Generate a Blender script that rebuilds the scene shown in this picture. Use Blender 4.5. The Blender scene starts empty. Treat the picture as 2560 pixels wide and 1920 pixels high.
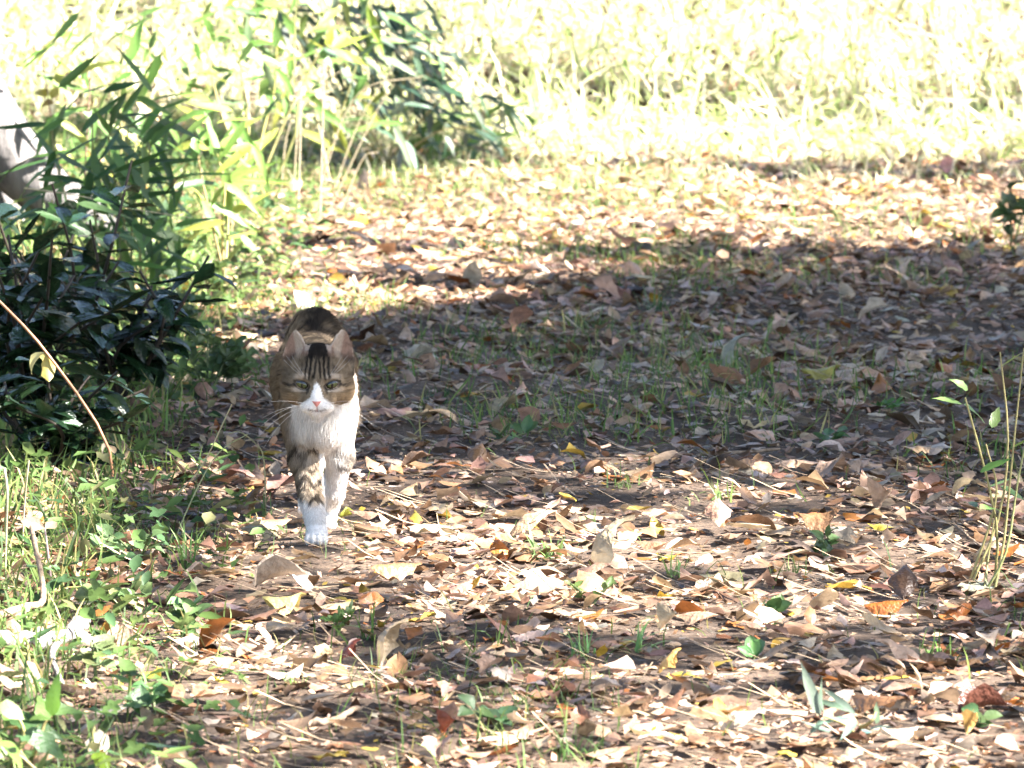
import bpy, math, random
import numpy as np
from mathutils import Vector, Matrix
from mathutils.bvhtree import BVHTree
import openvdb

R = math.radians
rng = np.random.default_rng(11)
random.seed(11)
sc = bpy.context.scene
COL = sc.collection

# ------------------------------------------------------------------ camera, light, exposure
CAM_H, PITCH, FPX = 1.2, R(6.5), 15455.0          # FPX: focal length in pixels of the 2560 wide photograph
cam = bpy.data.cameras.new('camera')
cam.sensor_width = 36.0
cam.lens = FPX / 2560 * 36.0
cam.clip_start, cam.clip_end = 0.1, 600
cam.dof.use_dof = True
cam.dof.focus_distance = 8.56
cam.dof.aperture_fstop = 17
camo = bpy.data.objects.new('camera', cam)
camo.location = (0, 0, CAM_H)
camo.rotation_euler = (R(90) - PITCH, 0, 0)
COL.objects.link(camo)
sc.camera = camo

SUN_EL, SUN_FRONT = R(42), R(16)                   # sun stands to the right of the path, a little on the camera's side
TOSUN = Vector((math.cos(SUN_EL) * math.cos(SUN_FRONT), -math.cos(SUN_EL) * math.sin(SUN_FRONT), math.sin(SUN_EL)))
w = bpy.data.worlds.new('World'); sc.world = w; w.use_nodes = True
nt = w.node_tree
sky = nt.nodes.new('ShaderNodeTexSky'); sky.sky_type = 'NISHITA'; sky.sun_disc = False
sky.sun_elevation = SUN_EL
sky.sun_rotation = math.atan2(TOSUN.x, TOSUN.y)
bg = nt.nodes['Background']; bg.inputs['Strength'].default_value = 0.05
nt.links.new(sky.outputs[0], bg.inputs[0])
sl = bpy.data.lights.new('sun', 'SUN'); sl.energy = 5.0; sl.angle = R(0.53); sl.color = (1.0, 0.945, 0.88)
so = bpy.data.objects.new('sun', sl); so.rotation_euler = TOSUN.to_track_quat('Z', 'Y').to_euler(); so.location = (8, 8, 9)
COL.objects.link(so)
sc.view_settings.view_transform = 'Standard'
sc.view_settings.look = 'None'
sc.view_settings.gamma = 1.0
sc.view_settings.exposure = 3.45
sc.cycles.use_denoising = True
sc.cycles.max_bounces = 8
sc.cycles.diffuse_bounces = 4
sc.cycles.transmission_bounces = 4
sc.cycles.sample_clamp_indirect = 6

# ------------------------------------------------------------------ helpers
CP, SP = math.cos(PITCH), math.sin(PITCH)
def ray(px, py):
    cx, cy = (px - 1280) / FPX, (960 - py) / FPX
    return Vector((cx, cy * SP + CP, cy * CP - SP))
def at(px, py, z=0.0):
    d = ray(px, py); return Vector((0, 0, CAM_H)) + d * ((z - CAM_H) / d.z)
def at_y(px, py, y):
    d = ray(px, py); return Vector((0, 0, CAM_H)) + d * (y / d.y)
def at_g(px, py):                                   # where the pixel's ray meets the terrain
    p = at(px, py)
    for _ in range(4): p = at(px, py, h1(p.x, p.y))
    return p
def project(p):                                     # numpy (n,3) -> px, py, depth
    q = np.asarray(p, float) - np.array([0, 0, CAM_H])
    f = q[:, 1] * CP - q[:, 2] * SP
    u = q[:, 1] * SP + q[:, 2] * CP
    return 1280 + FPX * q[:, 0] / f, 960 - FPX * u / f, f

_lat = rng.random((32, 32, 32))
def vnoise(p, s):
    q = np.asarray(p) * s + 1000.0
    i = np.floor(q).astype(int); f = q - i; f = f * f * (3 - 2 * f); i &= 31; j = (i + 1) & 31
    def g(a, b, c): return _lat[a, b, c]
    x0, y0, z0 = i[:, 0], i[:, 1], i[:, 2]; x1, y1, z1 = j[:, 0], j[:, 1], j[:, 2]
    fx, fy, fz = f[:, 0], f[:, 1], f[:, 2]
    a = g(x0, y0, z0) * (1 - fx) + g(x1, y0, z0) * fx
    b = g(x0, y1, z0) * (1 - fx) + g(x1, y1, z0) * fx
    c = g(x0, y0, z1) * (1 - fx) + g(x1, y0, z1) * fx
    d = g(x0, y1, z1) * (1 - fx) + g(x1, y1, z1) * fx
    return (a * (1 - fy) + b * fy) * (1 - fz) + (c * (1 - fy) + d * fy) * fz
def sstep(a, b, x):
    t = np.clip((x - a) / (b - a), 0, 1); return t * t * (3 - 2 * t)

def H(x, y):
    x = np.asarray(x, float); y = np.asarray(y, float)
    p = np.stack([x, y, np.zeros_like(x)], -1).reshape(-1, 3)
    n = (vnoise(p, 2.3).reshape(x.shape) - .5) * .03 + (vnoise(p, 7.1).reshape(x.shape) - .5) * .014 + (vnoise(p, 21.).reshape(x.shape) - .5) * .006
    near = 1 - sstep(20, 40, np.abs(y - 10) + np.abs(x))
    left = .16 * sstep(-.55, -1.7, x) + .25 * sstep(-2.0, -6, x)
    yb = 15.75 + .18 * np.sin(x * 1.7 + .6)
    s = np.maximum(0, y - yb)
    bank = 3.4 * sstep(0, 9.0, s) + .10 * sstep(0, .5, s)
    return n * near + left + bank
def h1(x, y): return float(H(np.array([x]), np.array([y]))[0])

def mesh_np(name, V, Q, col=None, smooth=True):
    V = np.ascontiguousarray(V, np.float32); Q = np.ascontiguousarray(Q, np.int32)
    me = bpy.data.meshes.new(name)
    me.vertices.add(len(V)); me.vertices.foreach_set('co', V.ravel())
    k = Q.shape[1]
    me.loops.add(Q.size); me.loops.foreach_set('vertex_index', Q.ravel())
    me.polygons.add(len(Q)); me.polygons.foreach_set('loop_start', np.arange(0, Q.size, k, dtype=np.int32))
    me.update(calc_edges=True); me.validate()
    if smooth: me.polygons.foreach_set('use_smooth', np.ones(len(me.polygons), bool))
    if col is not None and len(me.vertices) == len(V):
        a = me.color_attributes.new('col', 'FLOAT_COLOR', 'POINT')
        c = np.ones((len(V), 4), np.float32); c[:, :3] = col
        a.data.foreach_set('color', c.ravel())
    return me
def link(name, me, mat=None, parent=None, loc=None, color=None):
    o = bpy.data.objects.new(name, me); COL.objects.link(o)
    if mat is not None and me is not None and len(me.materials) == 0: me.materials.append(mat)
    if parent is not None: o.parent = parent
    if loc is not None: o.location = loc
    if color is not None: o.color = (*color, 1)
    return o
def tag(o, label=None, cat=None, group=None, kind=None):
    if label: o['label'] = label
    if cat: o['category'] = cat
    if group: o['group'] = group
    if kind: o['kind'] = kind
    return o
def empty(name, loc, label, cat, group=None):
    o = bpy.data.objects.new(name, None); o.location = loc; o.empty_display_size = .05; COL.objects.link(o)
    return tag(o, label, cat, group)

def tube(pts, rad, seg=7):
    P = np.array([list(p) for p in pts], float); n = len(P)
    rad = np.broadcast_to(np.asarray(rad, float), (n,))
    T = np.gradient(P, axis=0); T /= np.linalg.norm(T, axis=1)[:, None] + 1e-9
    ref = np.array([0.31, 0.2, .93]) if abs(T[0, 2]) < .8 else np.array([.9, .4, .1])
    V = []
    for i in range(n):
        a = np.cross(T[i], ref); a /= np.linalg.norm(a); b = np.cross(T[i], a)
        th = np.linspace(0, 2 * np.pi, seg, endpoint=False)
        V.append(P[i] + rad[i] * (np.cos(th)[:, None] * a + np.sin(th)[:, None] * b))
    V = np.concatenate(V)
    Q = [(i * seg + j, i * seg + (j + 1) % seg, (i + 1) * seg + (j + 1) % seg, (i + 1) * seg + j) for i in range(n - 1) for j in range(seg)]
    return V, np.array(Q)
def smooth_path(pts, n):
    P = np.array([list(p) for p in pts], float)
    if len(P) == 2: 
        t = np.linspace(0, 1, n)[:, None]; return P[0] * (1 - t) + P[1] * t
    k = len(P) - 1; out = []
    E = np.vstack([2 * P[0] - P[1], P, 2 * P[-1] - P[-2]])
    for t in np.linspace(0, k, n):
        i = min(int(t), k - 1); f = t - i
        p0, p1, p2, p3 = E[i], E[i + 1], E[i + 2], E[i + 3]
        out.append(.5 * ((2 * p1) + (p2 - p0) * f + (2 * p0 - 5 * p1 + 4 * p2 - p3) * f * f + (3 * p1 - p0 - 3 * p2 + p3) * f ** 3))
    return np.array(out)
def merge(parts):
    V, Q, o = [], [], 0
    for v, q in parts: V.append(v); Q.append(q + o); o += len(v)
    return np.concatenate(V), np.concatenate(Q)

# ------------------------------------------------------------------ materials
def nodes(name):
    m = bpy.data.materials.new(name); m.use_nodes = True
    return m, m.node_tree.nodes, m.node_tree.links, m.node_tree.nodes['Principled BSDF'], m.node_tree.nodes['Material Output']
def leaf_mat(name, src, scale, rough=.6, transl=.3, spec=.4, mottle=.45, spots=.35, bump=.25):
    m, N, L, B, O = nodes(name)
    if src == 'attr':
        c = N.new('ShaderNodeAttribute'); c.attribute_name = 'col'; cs = c.outputs['Color']
    else:
        c = N.new('ShaderNodeObjectInfo'); cs = c.outputs['Color']
    tc = N.new('ShaderNodeTexCoord')
    no = N.new('ShaderNodeTexNoise'); no.inputs['Scale'].default_value = scale; no.inputs['Detail'].default_value = 5; no.inputs['Roughness'].default_value = .65
    L.new(tc.outputs['Object'], no.inputs['Vector'])
    mr = N.new('ShaderNodeMapRange'); mr.inputs[1].default_value = .3; mr.inputs[2].default_value = .7; mr.inputs[3].default_value = 1 - mottle; mr.inputs[4].default_value = 1 + mottle * .6
    L.new(no.outputs['Fac'], mr.inputs[0])
    mu = N.new('ShaderNodeMix'); mu.data_type = 'RGBA'; mu.blend_type = 'MULTIPLY'; mu.inputs[0].default_value = 1
    L.new(cs, mu.inputs[6]); L.new(mr.outputs[0], mu.inputs[7])
    no2 = N.new('ShaderNodeTexNoise'); no2.inputs['Scale'].default_value = scale * 3.1; no2.inputs['Detail'].default_value = 3
    L.new(tc.outputs['Object'], no2.inputs['Vector'])
    mr2 = N.new('ShaderNodeMapRange'); mr2.inputs[1].default_value = .56; mr2.inputs[2].default_value = .68; mr2.inputs[3].default_value = 0; mr2.inputs[4].default_value = spots
    L.new(no2.outputs['Fac'], mr2.inputs[0])
    mx = N.new('ShaderNodeMix'); mx.data_type = 'RGBA'; mx.inputs[7].default_value = (.07, .04, .02, 1)
    L.new(mr2.outputs[0], mx.inputs[0]); L.new(mu.outputs[2], mx.inputs[6])
    L.new(mx.outputs[2], B.inputs['Base Color'])
    B.inputs['Roughness'].default_value = rough; B.inputs['Specular IOR Level'].default_value = spec
    bu = N.new('ShaderNodeBump'); bu.inputs['Strength'].default_value = bump; bu.inputs['Distance'].default_value = .004 if src == 'attr' else .05
    L.new(no2.outputs['Fac'], bu.inputs['Height']); L.new(bu.outputs[0], B.inputs['Normal'])
    tr = N.new('ShaderNodeBsdfTranslucent'); L.new(mx.outputs[2], tr.inputs['Color'])
    ms = N.new('ShaderNodeMixShader'); ms.inputs[0].default_value = transl
    L.new(B.outputs[0], ms.inputs[1]); L.new(tr.outputs[0], ms.inputs[2]); L.new(ms.outputs[0], O.inputs['Surface'])
    return m
M_litter = leaf_mat('dry_leaf_litter', 'attr', 70, .48, .2, .4)
M_dry = leaf_mat('dry_leaf', 'obj', 2.6, .42, .2, .5, mottle=.4, spots=.2, bump=.25)
M_green_bulk = leaf_mat('green_cover', 'attr', 50, .55, .45, .3, .2, .05, .1)
M_green = leaf_mat('green_leaf', 'obj', 3.0, .42, .36, .5, .22, .08, .15)
M_gloss = leaf_mat('glossy_leaf', 'obj', 2.5, .2, .12, .6, .25, .05, .2)
M_canopy = leaf_mat('canopy_leaf', 'attr', 9, .5, .1, .4, .25, .05, .1)
M_stem = leaf_mat('stem', 'obj', 60, .55, .05, .4, .3, .2, .1)

def bark_mat(name, c1, c2, scale=9, zst=.25, bump=.6):
    m, N, L, B, O = nodes(name)
    tc = N.new('ShaderNodeTexCoord'); mp = N.new('ShaderNodeMapping'); mp.inputs['Scale'].default_value = (1, 1, zst)
    L.new(tc.outputs['Object'], mp.inputs[0])
    no = N.new('ShaderNodeTexNoise'); no.inputs['Scale'].default_value = scale; no.inputs['Detail'].default_value = 8; no.inputs['Roughness'].default_value = .7
    L.new(mp.outputs[0], no.inputs['Vector'])
    cr = N.new('ShaderNodeValToRGB'); cr.color_ramp.elements[0].position = .35; cr.color_ramp.elements[1].position = .66
    cr.color_ramp.elements[0].color = (*c1, 1); cr.color_ramp.elements[1].color = (*c2, 1)
    L.new(no.outputs['Fac'], cr.inputs[0]); L.new(cr.outputs[0], B.inputs['Base Color'])
    B.inputs['Roughness'].default_value = .85
    bu = N.new('ShaderNodeBump'); bu.inputs['Strength'].default_value = bump; bu.inputs['Distance'].default_value = .02
    L.new(no.outputs['Fac'], bu.inputs['Height']); L.new(bu.outputs[0], B.inputs['Normal'])
    return m
M_bark = bark_mat('bark', (.06, .045, .035), (.2, .16, .13))
M_pale_bark = bark_mat('pale_bark', (.035, .032, .032), (.24, .22, .21), 22, .15, 1.)
M_white_wood = bark_mat('weathered_wood', (.10, .085, .075), (.36, .33, .31), 70, .5, .5)
M_twig = bark_mat('twig_bark', (.14, .09, .055), (.4, .29, .2), 90, .3, .3)

def soil_mat():
    m, N, L, B, O = nodes('forest_soil')
    tc = N.new('ShaderNodeTexCoord')
    a = N.new('ShaderNodeTexNoise'); a.inputs['Scale'].default_value = 3; a.inputs['Detail'].default_value = 6
    b = N.new('ShaderNodeTexNoise'); b.inputs['Scale'].default_value = 90; b.inputs['Detail'].default_value = 6; b.inputs['Roughness'].default_value = .75
    v = N.new('ShaderNodeTexVoronoi'); v.inputs['Scale'].default_value = 160
    for n in (a, b, v): L.new(tc.outputs['Object'], n.inputs['Vector'])
    cr = N.new('ShaderNodeValToRGB'); e = cr.color_ramp.elements
    e[0].position, e[0].color = .3, (.045, .03, .022, 1); e[1].position, e[1].color = .72, (.21, .14, .09, 1)
    k = e.new(.5); k.color = (.095, .06, .038, 1)
    mx = N.new('ShaderNodeMath'); mx.operation = 'MULTIPLY_ADD'; mx.inputs[1].default_value = .55; 
    L.new(a.outputs['Fac'], mx.inputs[0])
    mb = N.new('ShaderNodeMath'); mb.operation = 'MULTIPLY'; mb.inputs[1].default_value = .5
    L.new(b.outputs['Fac'], mb.inputs[0]); L.new(mb.outputs[0], mx.inputs[2])
    L.new(mx.outputs[0], cr.inputs[0])
    vm = N.new('ShaderNodeMapRange'); vm.inputs[1].default_value = 0; vm.inputs[2].default_value = .6; vm.inputs[3].default_value = 1.2; vm.inputs[4].default_value = .35
    mc = N.new('ShaderNodeMix'); mc.data_type = 'RGBA'; mc.blend_type = 'MULTIPLY'; mc.inputs[0].default_value = .5
    L.new(cr.outputs[0], mc.inputs[6]); L.new(v.outputs['Distance'], vm.inputs[0]); L.new(vm.outputs[0], mc.inputs[7]); L.new(mc.outputs[2], B.inputs['Base Color'])
    B.inputs['Roughness'].default_value = .9
    bu = N.new('ShaderNodeBump'); bu.inputs['Strength'].default_value = .8; bu.inputs['Distance'].default_value = .012
    L.new(b.outputs['Fac'], bu.inputs['Height']); L.new(bu.outputs[0], B.inputs['Normal'])
    return m
M_soil = soil_mat()

# ------------------------------------------------------------------ ground: one sheet out to the horizon
def axis(lo, hi, step, far):
    a = np.arange(lo, hi, step); r = [hi]; d = step
    while r[-1] < far: d *= 1.25; r.append(r[-1] + d)
    l = [lo]; d = step
    while l[-1] > -far: d *= 1.25; l.append(l[-1] - d)
    return np.array(l[::-1][:-1] + list(a) + r)
gx, gy = axis(-2.2, 2.2, .04, 300), axis(6, 18, .04, 300)
XX, YY = np.meshgrid(gx, gy, indexing='ij')
GV = np.stack([XX, YY, H(XX, YY)], -1).reshape(-1, 3)
ny = len(gy); ii, jj = np.meshgrid(np.arange(len(gx) - 1), np.arange(ny - 1), indexing='ij')
b0 = (ii * ny + jj).ravel()
ground = link('ground', mesh_np('ground', GV, np.stack([b0, b0 + ny, b0 + ny + 1, b0 + 1], 1)), M_soil)
tag(ground, 'brown woodland soil of the path and the bank behind', kind='structure')

# ------------------------------------------------------------------ leaf prototypes (unit length along +y, width 1 along x)
def o_ovate(t): return np.where(t < .13, .035, np.sin(np.pi * np.clip((t - .11) / .89, 0, 1) ** .78) ** .85 + .005)
def o_ellip(t): return np.where(t < .1, .04, np.sin(np.pi * np.clip((t - .09) / .91, 0, 1)) ** .75 + .005)
def o_lance(t): return np.clip(np.sin(np.pi * np.clip(t, 0, 1) ** .6), 0, 1) ** 1.15 * .98 + .02
def o_lobed(t): return o_ovate(t) * (1 + .22 * np.sin(t * 6.2 * 2 * np.pi))
def o_torn(t): return o_ovate(t) * (1 + .2 * np.sin(t * 23.) + .15 * np.sin(t * 41.))
def leaf_grid(n, m, outline, bend=0., cup=0., twist=0., wave=0., fold=0., seed=0, wid=1.):
    r = np.random.default_rng(seed)
    t = np.linspace(0, 1, n + 1); s = np.linspace(-1, 1, m + 1)
    T, S = np.meshgrid(t, s, indexing='ij')
    hw = .5 * outline(T) * (1 + .12 * r.normal(size=T.shape) * (np.abs(S) > .9)) * wid
    x = S * hw
    z = cup * np.abs(S) ** 2 * hw + fold * np.abs(S) * hw + wave * np.sin(T * (6 + 4 * r.random()) + S * 2 + r.random() * 6) * (.3 + np.abs(S)) * .5 + r.normal(size=T.shape) * wave * .22 * (T > .12)
    # bend along the length (and slightly unevenly)
    ang = bend * (T ** 1.3) + .25 * wave * 6 * np.sin(T * 5 + r.random() * 6)
    d = np.diff(t, prepend=0)
    yc = np.cumsum(np.cos(ang[:, 0]) * d); zc = np.cumsum(np.sin(ang[:, 0]) * d)
    y2 = yc[:, None] - z * np.sin(ang); z2 = zc[:, None] + z * np.cos(ang)
    tw = twist * T
    x3 = x * np.cos(tw) - (z2 - zc[:, None]) * np.sin(tw); z3 = zc[:, None] + x * np.sin(tw) + (z2 - zc[:, None]) * np.cos(tw)
    V = np.stack([x3, y2, z3], -1).reshape(-1, 3)
    k = m + 1; i, j = np.meshgrid(np.arange(n), np.arange(m), indexing='ij'); b = (i * k + j).ravel()
    return V, np.stack([b, b + 1, b + k + 1, b + k], 1)
def leaf_palm(lobes=5, depth=.45, cup=.3, wave=.08, seed=0, spokes=20):
    r = np.random.default_rng(seed)
    th = np.linspace(0, 2 * np.pi, spokes, endpoint=False)
    a = (th - np.pi / 2 + np.pi) % (2 * np.pi) - np.pi     # 0 = forward
    lob = np.abs(np.cos(a * lobes / 2 * .82))
    rad = .5 * ((1 - depth) + depth * lob ** 1.4) * (1 - .35 * (np.abs(a) > 2.6)) * (1 + .08 * r.normal(size=spokes))
    V = [np.zeros((1, 3)) + [0, .5, 0]]
    for f in (.5, 1.0):
        x = np.cos(th) * rad * f; y = np.sin(th) * rad * f + .5
        z = cup * (f ** 2) * .25 * (1 + .6 * np.sin(a * 2 + r.random() * 6)) + wave * f * r.normal(size=spokes)
        V.append(np.stack([x, y, z], -1))
    V = np.concatenate(V); k = spokes; Q = []
    for j in range(0, k, 2): Q.append((0, 1 + j, 1 + (j + 1) % k, 1 + (j + 2) % k))
    for j in range(k): Q.append((1 + j, 1 + k + j, 1 + k + (j + 1) % k, 1 + (j + 1) % k))
    # petiole
    b = len(V); V = np.vstack([V, [[-.012, .5, 0], [.012, .5, 0], [.02, -.2, .06], [-.004, -.2, .06]]]); Q.append((b, b + 1, b + 2, b + 3))
    V[:, 1] -= .1
    return V, np.array(Q)

DRY_PAR = [  # outline, width/length, bend, cup, twist, wave, fold
    (o_ovate, .55, .5, .25, .3, .05, .1), (o_ovate, .5, -.9, .5, -.4, .06, .2), (o_ovate, .62, 1.2, .3, .8, .07, .0), (o_ellip, .45, .3, 1.1, .2, .04, .3),
    (o_ellip, .36, -.4, 1.6, .5, .05, .4), (o_ellip, .4, .9, .5, -.7, .06, .2), (o_lobed, .6, .6, .5, .3, .07, .1), (o_lobed, .55, -.8, .7, .5, .08, .2),
    (o_torn, .6, .4, .6, .6, .1, .1), (o_torn, .5, 1.6, .8, .3, .09, .2), (o_ovate, .7, .2, .9, .1, .08, .1), (o_ellip, .5, 2.0, .6, .3, .06, .1),
    (o_ovate, .42, -.2, .3, .9, .05, .5), (o_torn, .7, -1.0, .9, -.3, .1, .2)]
def dry_protos(n, m, seed, k=1., sp=20):
    out = [leaf_grid(n, m, p[0], p[2] * k, p[3] * k, p[4] * k, p[5] * (.5 + .5 * k), p[6] * k, seed + i, p[1]) for i, p in enumerate(DRY_PAR)]
    out += [leaf_palm(5, .45, .5 * k, .05 * k, seed + 90, sp), leaf_palm(3, .4, .7 * k, .06 * k, seed + 91, sp), leaf_palm(5, .55, .2 * k, .07 * k, seed + 92, sp), leaf_palm(7, .4, .9 * k, .05 * k, seed + 93, sp)]
    return [(v - v.mean(0) * [1, 1, 0], q) for v, q in out]
LOW = dry_protos(4, 2, 100, .5, 12)
MIDP = dry_protos(8, 4, 200, .6)
HIGH = dry_protos(8, 4, 300)

def rot_mats(yaw, tilt, tdir, flip=None):
    n = len(yaw); c, s = np.cos(yaw), np.sin(yaw); Z = np.zeros(n); I = np.ones(n)
    A = np.stack([np.stack([c, -s, Z], -1), np.stack([s, c, Z], -1), np.stack([Z, Z, I], -1)], 1)
    ax = np.stack([np.cos(tdir), np.sin(tdir), Z], -1); c, s = np.cos(tilt), np.sin(tilt)
    K = np.zeros((n, 3, 3)); K[:, 0, 1] = -ax[:, 2]; K[:, 0, 2] = ax[:, 1]; K[:, 1, 0] = ax[:, 2]; K[:, 1, 2] = -ax[:, 0]; K[:, 2, 0] = -ax[:, 1]; K[:, 2, 1] = ax[:, 0]
    B = np.eye(3) + s[:, None, None] * K + (1 - c)[:, None, None] * (K @ K)
    M = B @ A
    if flip is not None: M = M * np.where(flip, -1., 1.)[:, None, None] * np.array([1, 1, 1.])[None, None, :] if False else M @ np.where(flip[:, None, None], np.diag([-1., 1, -1]), np.eye(3))
    return M
def instance(protos, pid, M, scale, pos, cols, rest=None):
    """merge instances of the prototypes into arrays; rest: lift so that the lowest vertex lies at pos.z"""
    VV, QQ, CC, o = [], [], [], 0
    for k, (v, q) in enumerate(protos):
        s = np.where(pid == k)[0]
        if len(s) == 0: continue
        w_ = np.einsum('nij,vj->nvi', M[s], v) * scale[s][:, None, None]
        if rest is not None: w_[:, :, 2] -= (w_[:, :, 2].min(1) * rest)[:, None]
        w_ += pos[s][:, None, :]
        VV.append(w_.reshape(-1, 3)); n = len(v)
        QQ.append((q[None] + (np.arange(len(s)) * n)[:, None, None]).reshape(-1, 4) + o); o += len(s) * n
        CC.append(np.repeat(cols[s], n, 0))
    return np.concatenate(VV), np.concatenate(QQ), np.concatenate(CC)

DRY_COL = {  # name: (colour, weight)
    'pale tan': ((.45, .335, .235), .29), 'brown': ((.22, .132, .076), .25), 'pinkish brown': ((.34, .225, .17), .20), 'dark brown': ((.08, .05, .03), .13),
    'greyish beige': ((.42, .365, .32), .10), 'rust orange': ((.30, .115, .03), .03), 'mustard yellow': ((.34, .25, .045), .025)}
CN = list(DRY_COL); CW = np.array([DRY_COL[c][1] for c in CN]); CW /= CW.sum(); CA = np.array([DRY_COL[c][0] for c in CN]) * [1.0, .925, .87]

# ------------------------------------------------------------------ fallen leaves: scattered, the largest in view as things, the rest as litter
def path_density(x, y):
    p = np.stack([x, y, np.zeros_like(x)], -1)
    d = .45 + .75 * sstep(.35, .62, vnoise(p * [1, .45, 1], 3.1))
    d *= np.where(y > 9.2, 1.25, .9)                       # thinner on the trodden foreground
    d *= 1 - .5 * np.exp(-((x + .28) / .2) ** 2) * (y < 10.5)   # worn track the cat walks on
    d *= np.where(x < -.75, .75, 1) * (1 - sstep(16.2, 17.5, y) * .5)
    return d
NL = 50000
lx = rng.uniform(-2.4, 2.4, NL * 4); ly = 5.9 + (18.2 - 5.9) * rng.random(NL * 4)
half = (ly * 1280 / FPX) + .7
keep = (np.abs(lx) < half) & (rng.random(NL * 4) < path_density(lx, ly) * 1.1)
lx, ly = lx[keep][:NL], ly[keep][:NL]; n = len(lx)
lsize = np.clip(rng.lognormal(math.log(.0285), .42, n), .011, .075)
lcid = rng.choice(len(CN), n, p=CW)
lcol = CA[lcid] * np.exp(rng.normal(0, .16, (n, 1))) * (1 + rng.normal(0, .05, (n, 3)))
lpid = rng.integers(0, len(LOW), n)
lM = rot_mats(rng.uniform(0, 6.283, n), np.abs(rng.normal(0, .10, n)) + (rng.random(n) < .12) * rng.uniform(0, .6, n), rng.uniform(0, 6.283, n), rng.random(n) < .5)
lpos = np.stack([lx, ly, H(lx, ly) + np.abs(rng.normal(0, .009, n)) - .002], -1)
ppx, ppy, pdep = project(lpos + [0, 0, .01])
inview = (ppx > 15) & (ppx < 2545) & (ppy > 380) & (ppy < 1905)
size_px = lsize / pdep * FPX * (lpos[:, 2] - H(lx, ly) > .006)
# ---- picked-out leaves: pixel, width in pixels, colour, prototype, yaw, tilt, label
HERO = [
 (712,1524,116,(.56,.50,.2),10,1.5,.15,'large pale yellow leaf arched over the soil in front of the cat'),
 (701,1464,150,(.5,.41,.33),4,1.45,.1,'long whitish leaf lying lengthwise just below the cat\'s front paw'),
 (992,1449,150,(.44,.26,.14),3,1.9,.3,'long rolled rust and tan leaf right of the bare soil below the cat'),
 (974,1659,118,(.4,.32,.22),11,1.2,.2,'thick rolled tan leaf with shaded front in the centre foreground'),
 (873,1644,74,(.22,.06,.04),9,1.3,.3,'small dark red leaf next to the rolled tan leaf'),
 (1119,1834,90,(.26,.075,.045),13,.6,.3,'crumpled brick red leaf near the bottom edge'),
 (1317,1352,140,(.4,.29,.19),2,1.5,.2,'humped tan leaf behind the bright grass tuft'),
 (1521,1430,128,(.46,.38,.26),11,1.7,.2,'cream leaf curled over a dark hollow'),
 (1669,1573,98,(.55,.44,.3),13,.8,.35,'crumpled cream leaf standing proud on the sunlit ground'),
 (1673,1673,84,(.52,.34,.12),9,1.2,.3,'orange yellow cupped leaf below the crumpled cream one'),
 (1504,1638,48,(.6,.4,.06),0,.4,.7,'small bright yellow leaf tilted up behind grass blades'),
 (2216,1534,112,(.36,.12,.03),3,1.55,.05,'long rust orange leaf lying in the sunlit strip'),
 (2459,1786,150,(.13,.05,.035),4,1.75,.3,'large dark maroon leaf at the lower right edge'),
 (2424,1829,56,(.46,.3,.1),1,.2,.7,'yellow brown leaf propped up under the maroon leaf'),
 (2407,1886,105,(.46,.42,.37),0,.6,.6,'pale grey leaf standing up at the bottom right corner'),
 (2468,1391,95,(.38,.29,.17),2,1.4,.4,'olive tan leaf leaning behind the thin bamboo stalks'),
 (2203,1272,105,(.44,.32,.24),13,.4,.3,'round wrinkled beige leaf lit at the border of the shade'),
 (2216,1360,48,(.5,.4,.32),8,.1,1.0,'small pale leaf standing upright among dry straw'),
 (2182,793,95,(.52,.45,.38),1,1.4,.4,'whitish curled leaf bright in the shaded middle of the path'),
 (1955,836,84,(.4,.32,.29),4,1.75,.2,'greyish tan leaf held above the shaded litter'),
 (2053,946,105,(.4,.36,.1),10,1.5,.2,'yellow green leaf lying in the shade'),
 (1829,922,78,(.3,.3,.23),11,1.6,.3,'grey green curled leaf open to one side in the shade'),
 (1027,1095,66,(.52,.43,.27),0,1.7,.2,'pale leaf with an upright stalk beside the cat'),
 (1569,763,50,(.15,.085,.04),13,1.3,.5,'dark brown arched leaf in the shaded grass'),
 (868,1297,60,(.33,.36,.06),7,1.5,.25,'yellow green lobed leaf beside the cat\'s raised paw'),
 (1842,1816,155,(.47,.41,.33),6,1.5,.1,'broad pale leaf with a torn edge near the bottom edge'),
 (1808,1738,90,(.42,.32,.25),5,1.9,.4,'tan leaf leaning on the broad pale torn leaf'),
 (288,1786,155,(.38,.36,.3),0,1.35,.25,'large grey green leaf near the lower left corner'),
 (376,1823,80,(.38,.29,.2),13,.5,.5,'wrinkled tan leaf below the large grey green leaf'),
 (381,1693,74,(.5,.42,.06),10,1.2,.5,'cupped yellow leaf above the large grey green leaf'),
 (274,1596,62,(.4,.22,.05),0,.2,.9,'orange brown leaf standing next to the white fallen branch'),
 (246,1888,48,(.5,.28,.06),10,1.0,.5,'small orange leaf at the lower left corner'),
 (599,1730,98,(.42,.29,.18),14,1.0,.4,'crumpled tan leaf raised above the others in the foreground'),
 (413,1623,54,(.22,.14,.13),0,.7,.6,'purplish brown leaf near the green seedlings'),
 (135,1568,44,(.58,.38,.07),2,1.2,.4,'small yellow leaf above the white fallen branch'),
 (622,1275,88,(.2,.125,.065),9,1.4,.35,'brown leaf curled up in the cat\'s shadow'),
 (223,1832,92,(.42,.35,.31),3,.7,.6,'pale pinkish leaf standing in the lower left litter'),
 (809,1655,78,(.46,.37,.24),1,1.9,.2,'cream leaf left of the small dark red leaf'),
 (734,1797,64,(.58,.5,.42),8,.9,.45,'bright whitish leaf low in the foreground'),
 (1248,1290,52,(.24,.15,.09),14,.3,.4,'small lobed brown leaf above the humped tan leaf')]
ppos = lpos
used = np.zeros(n, bool)
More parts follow.
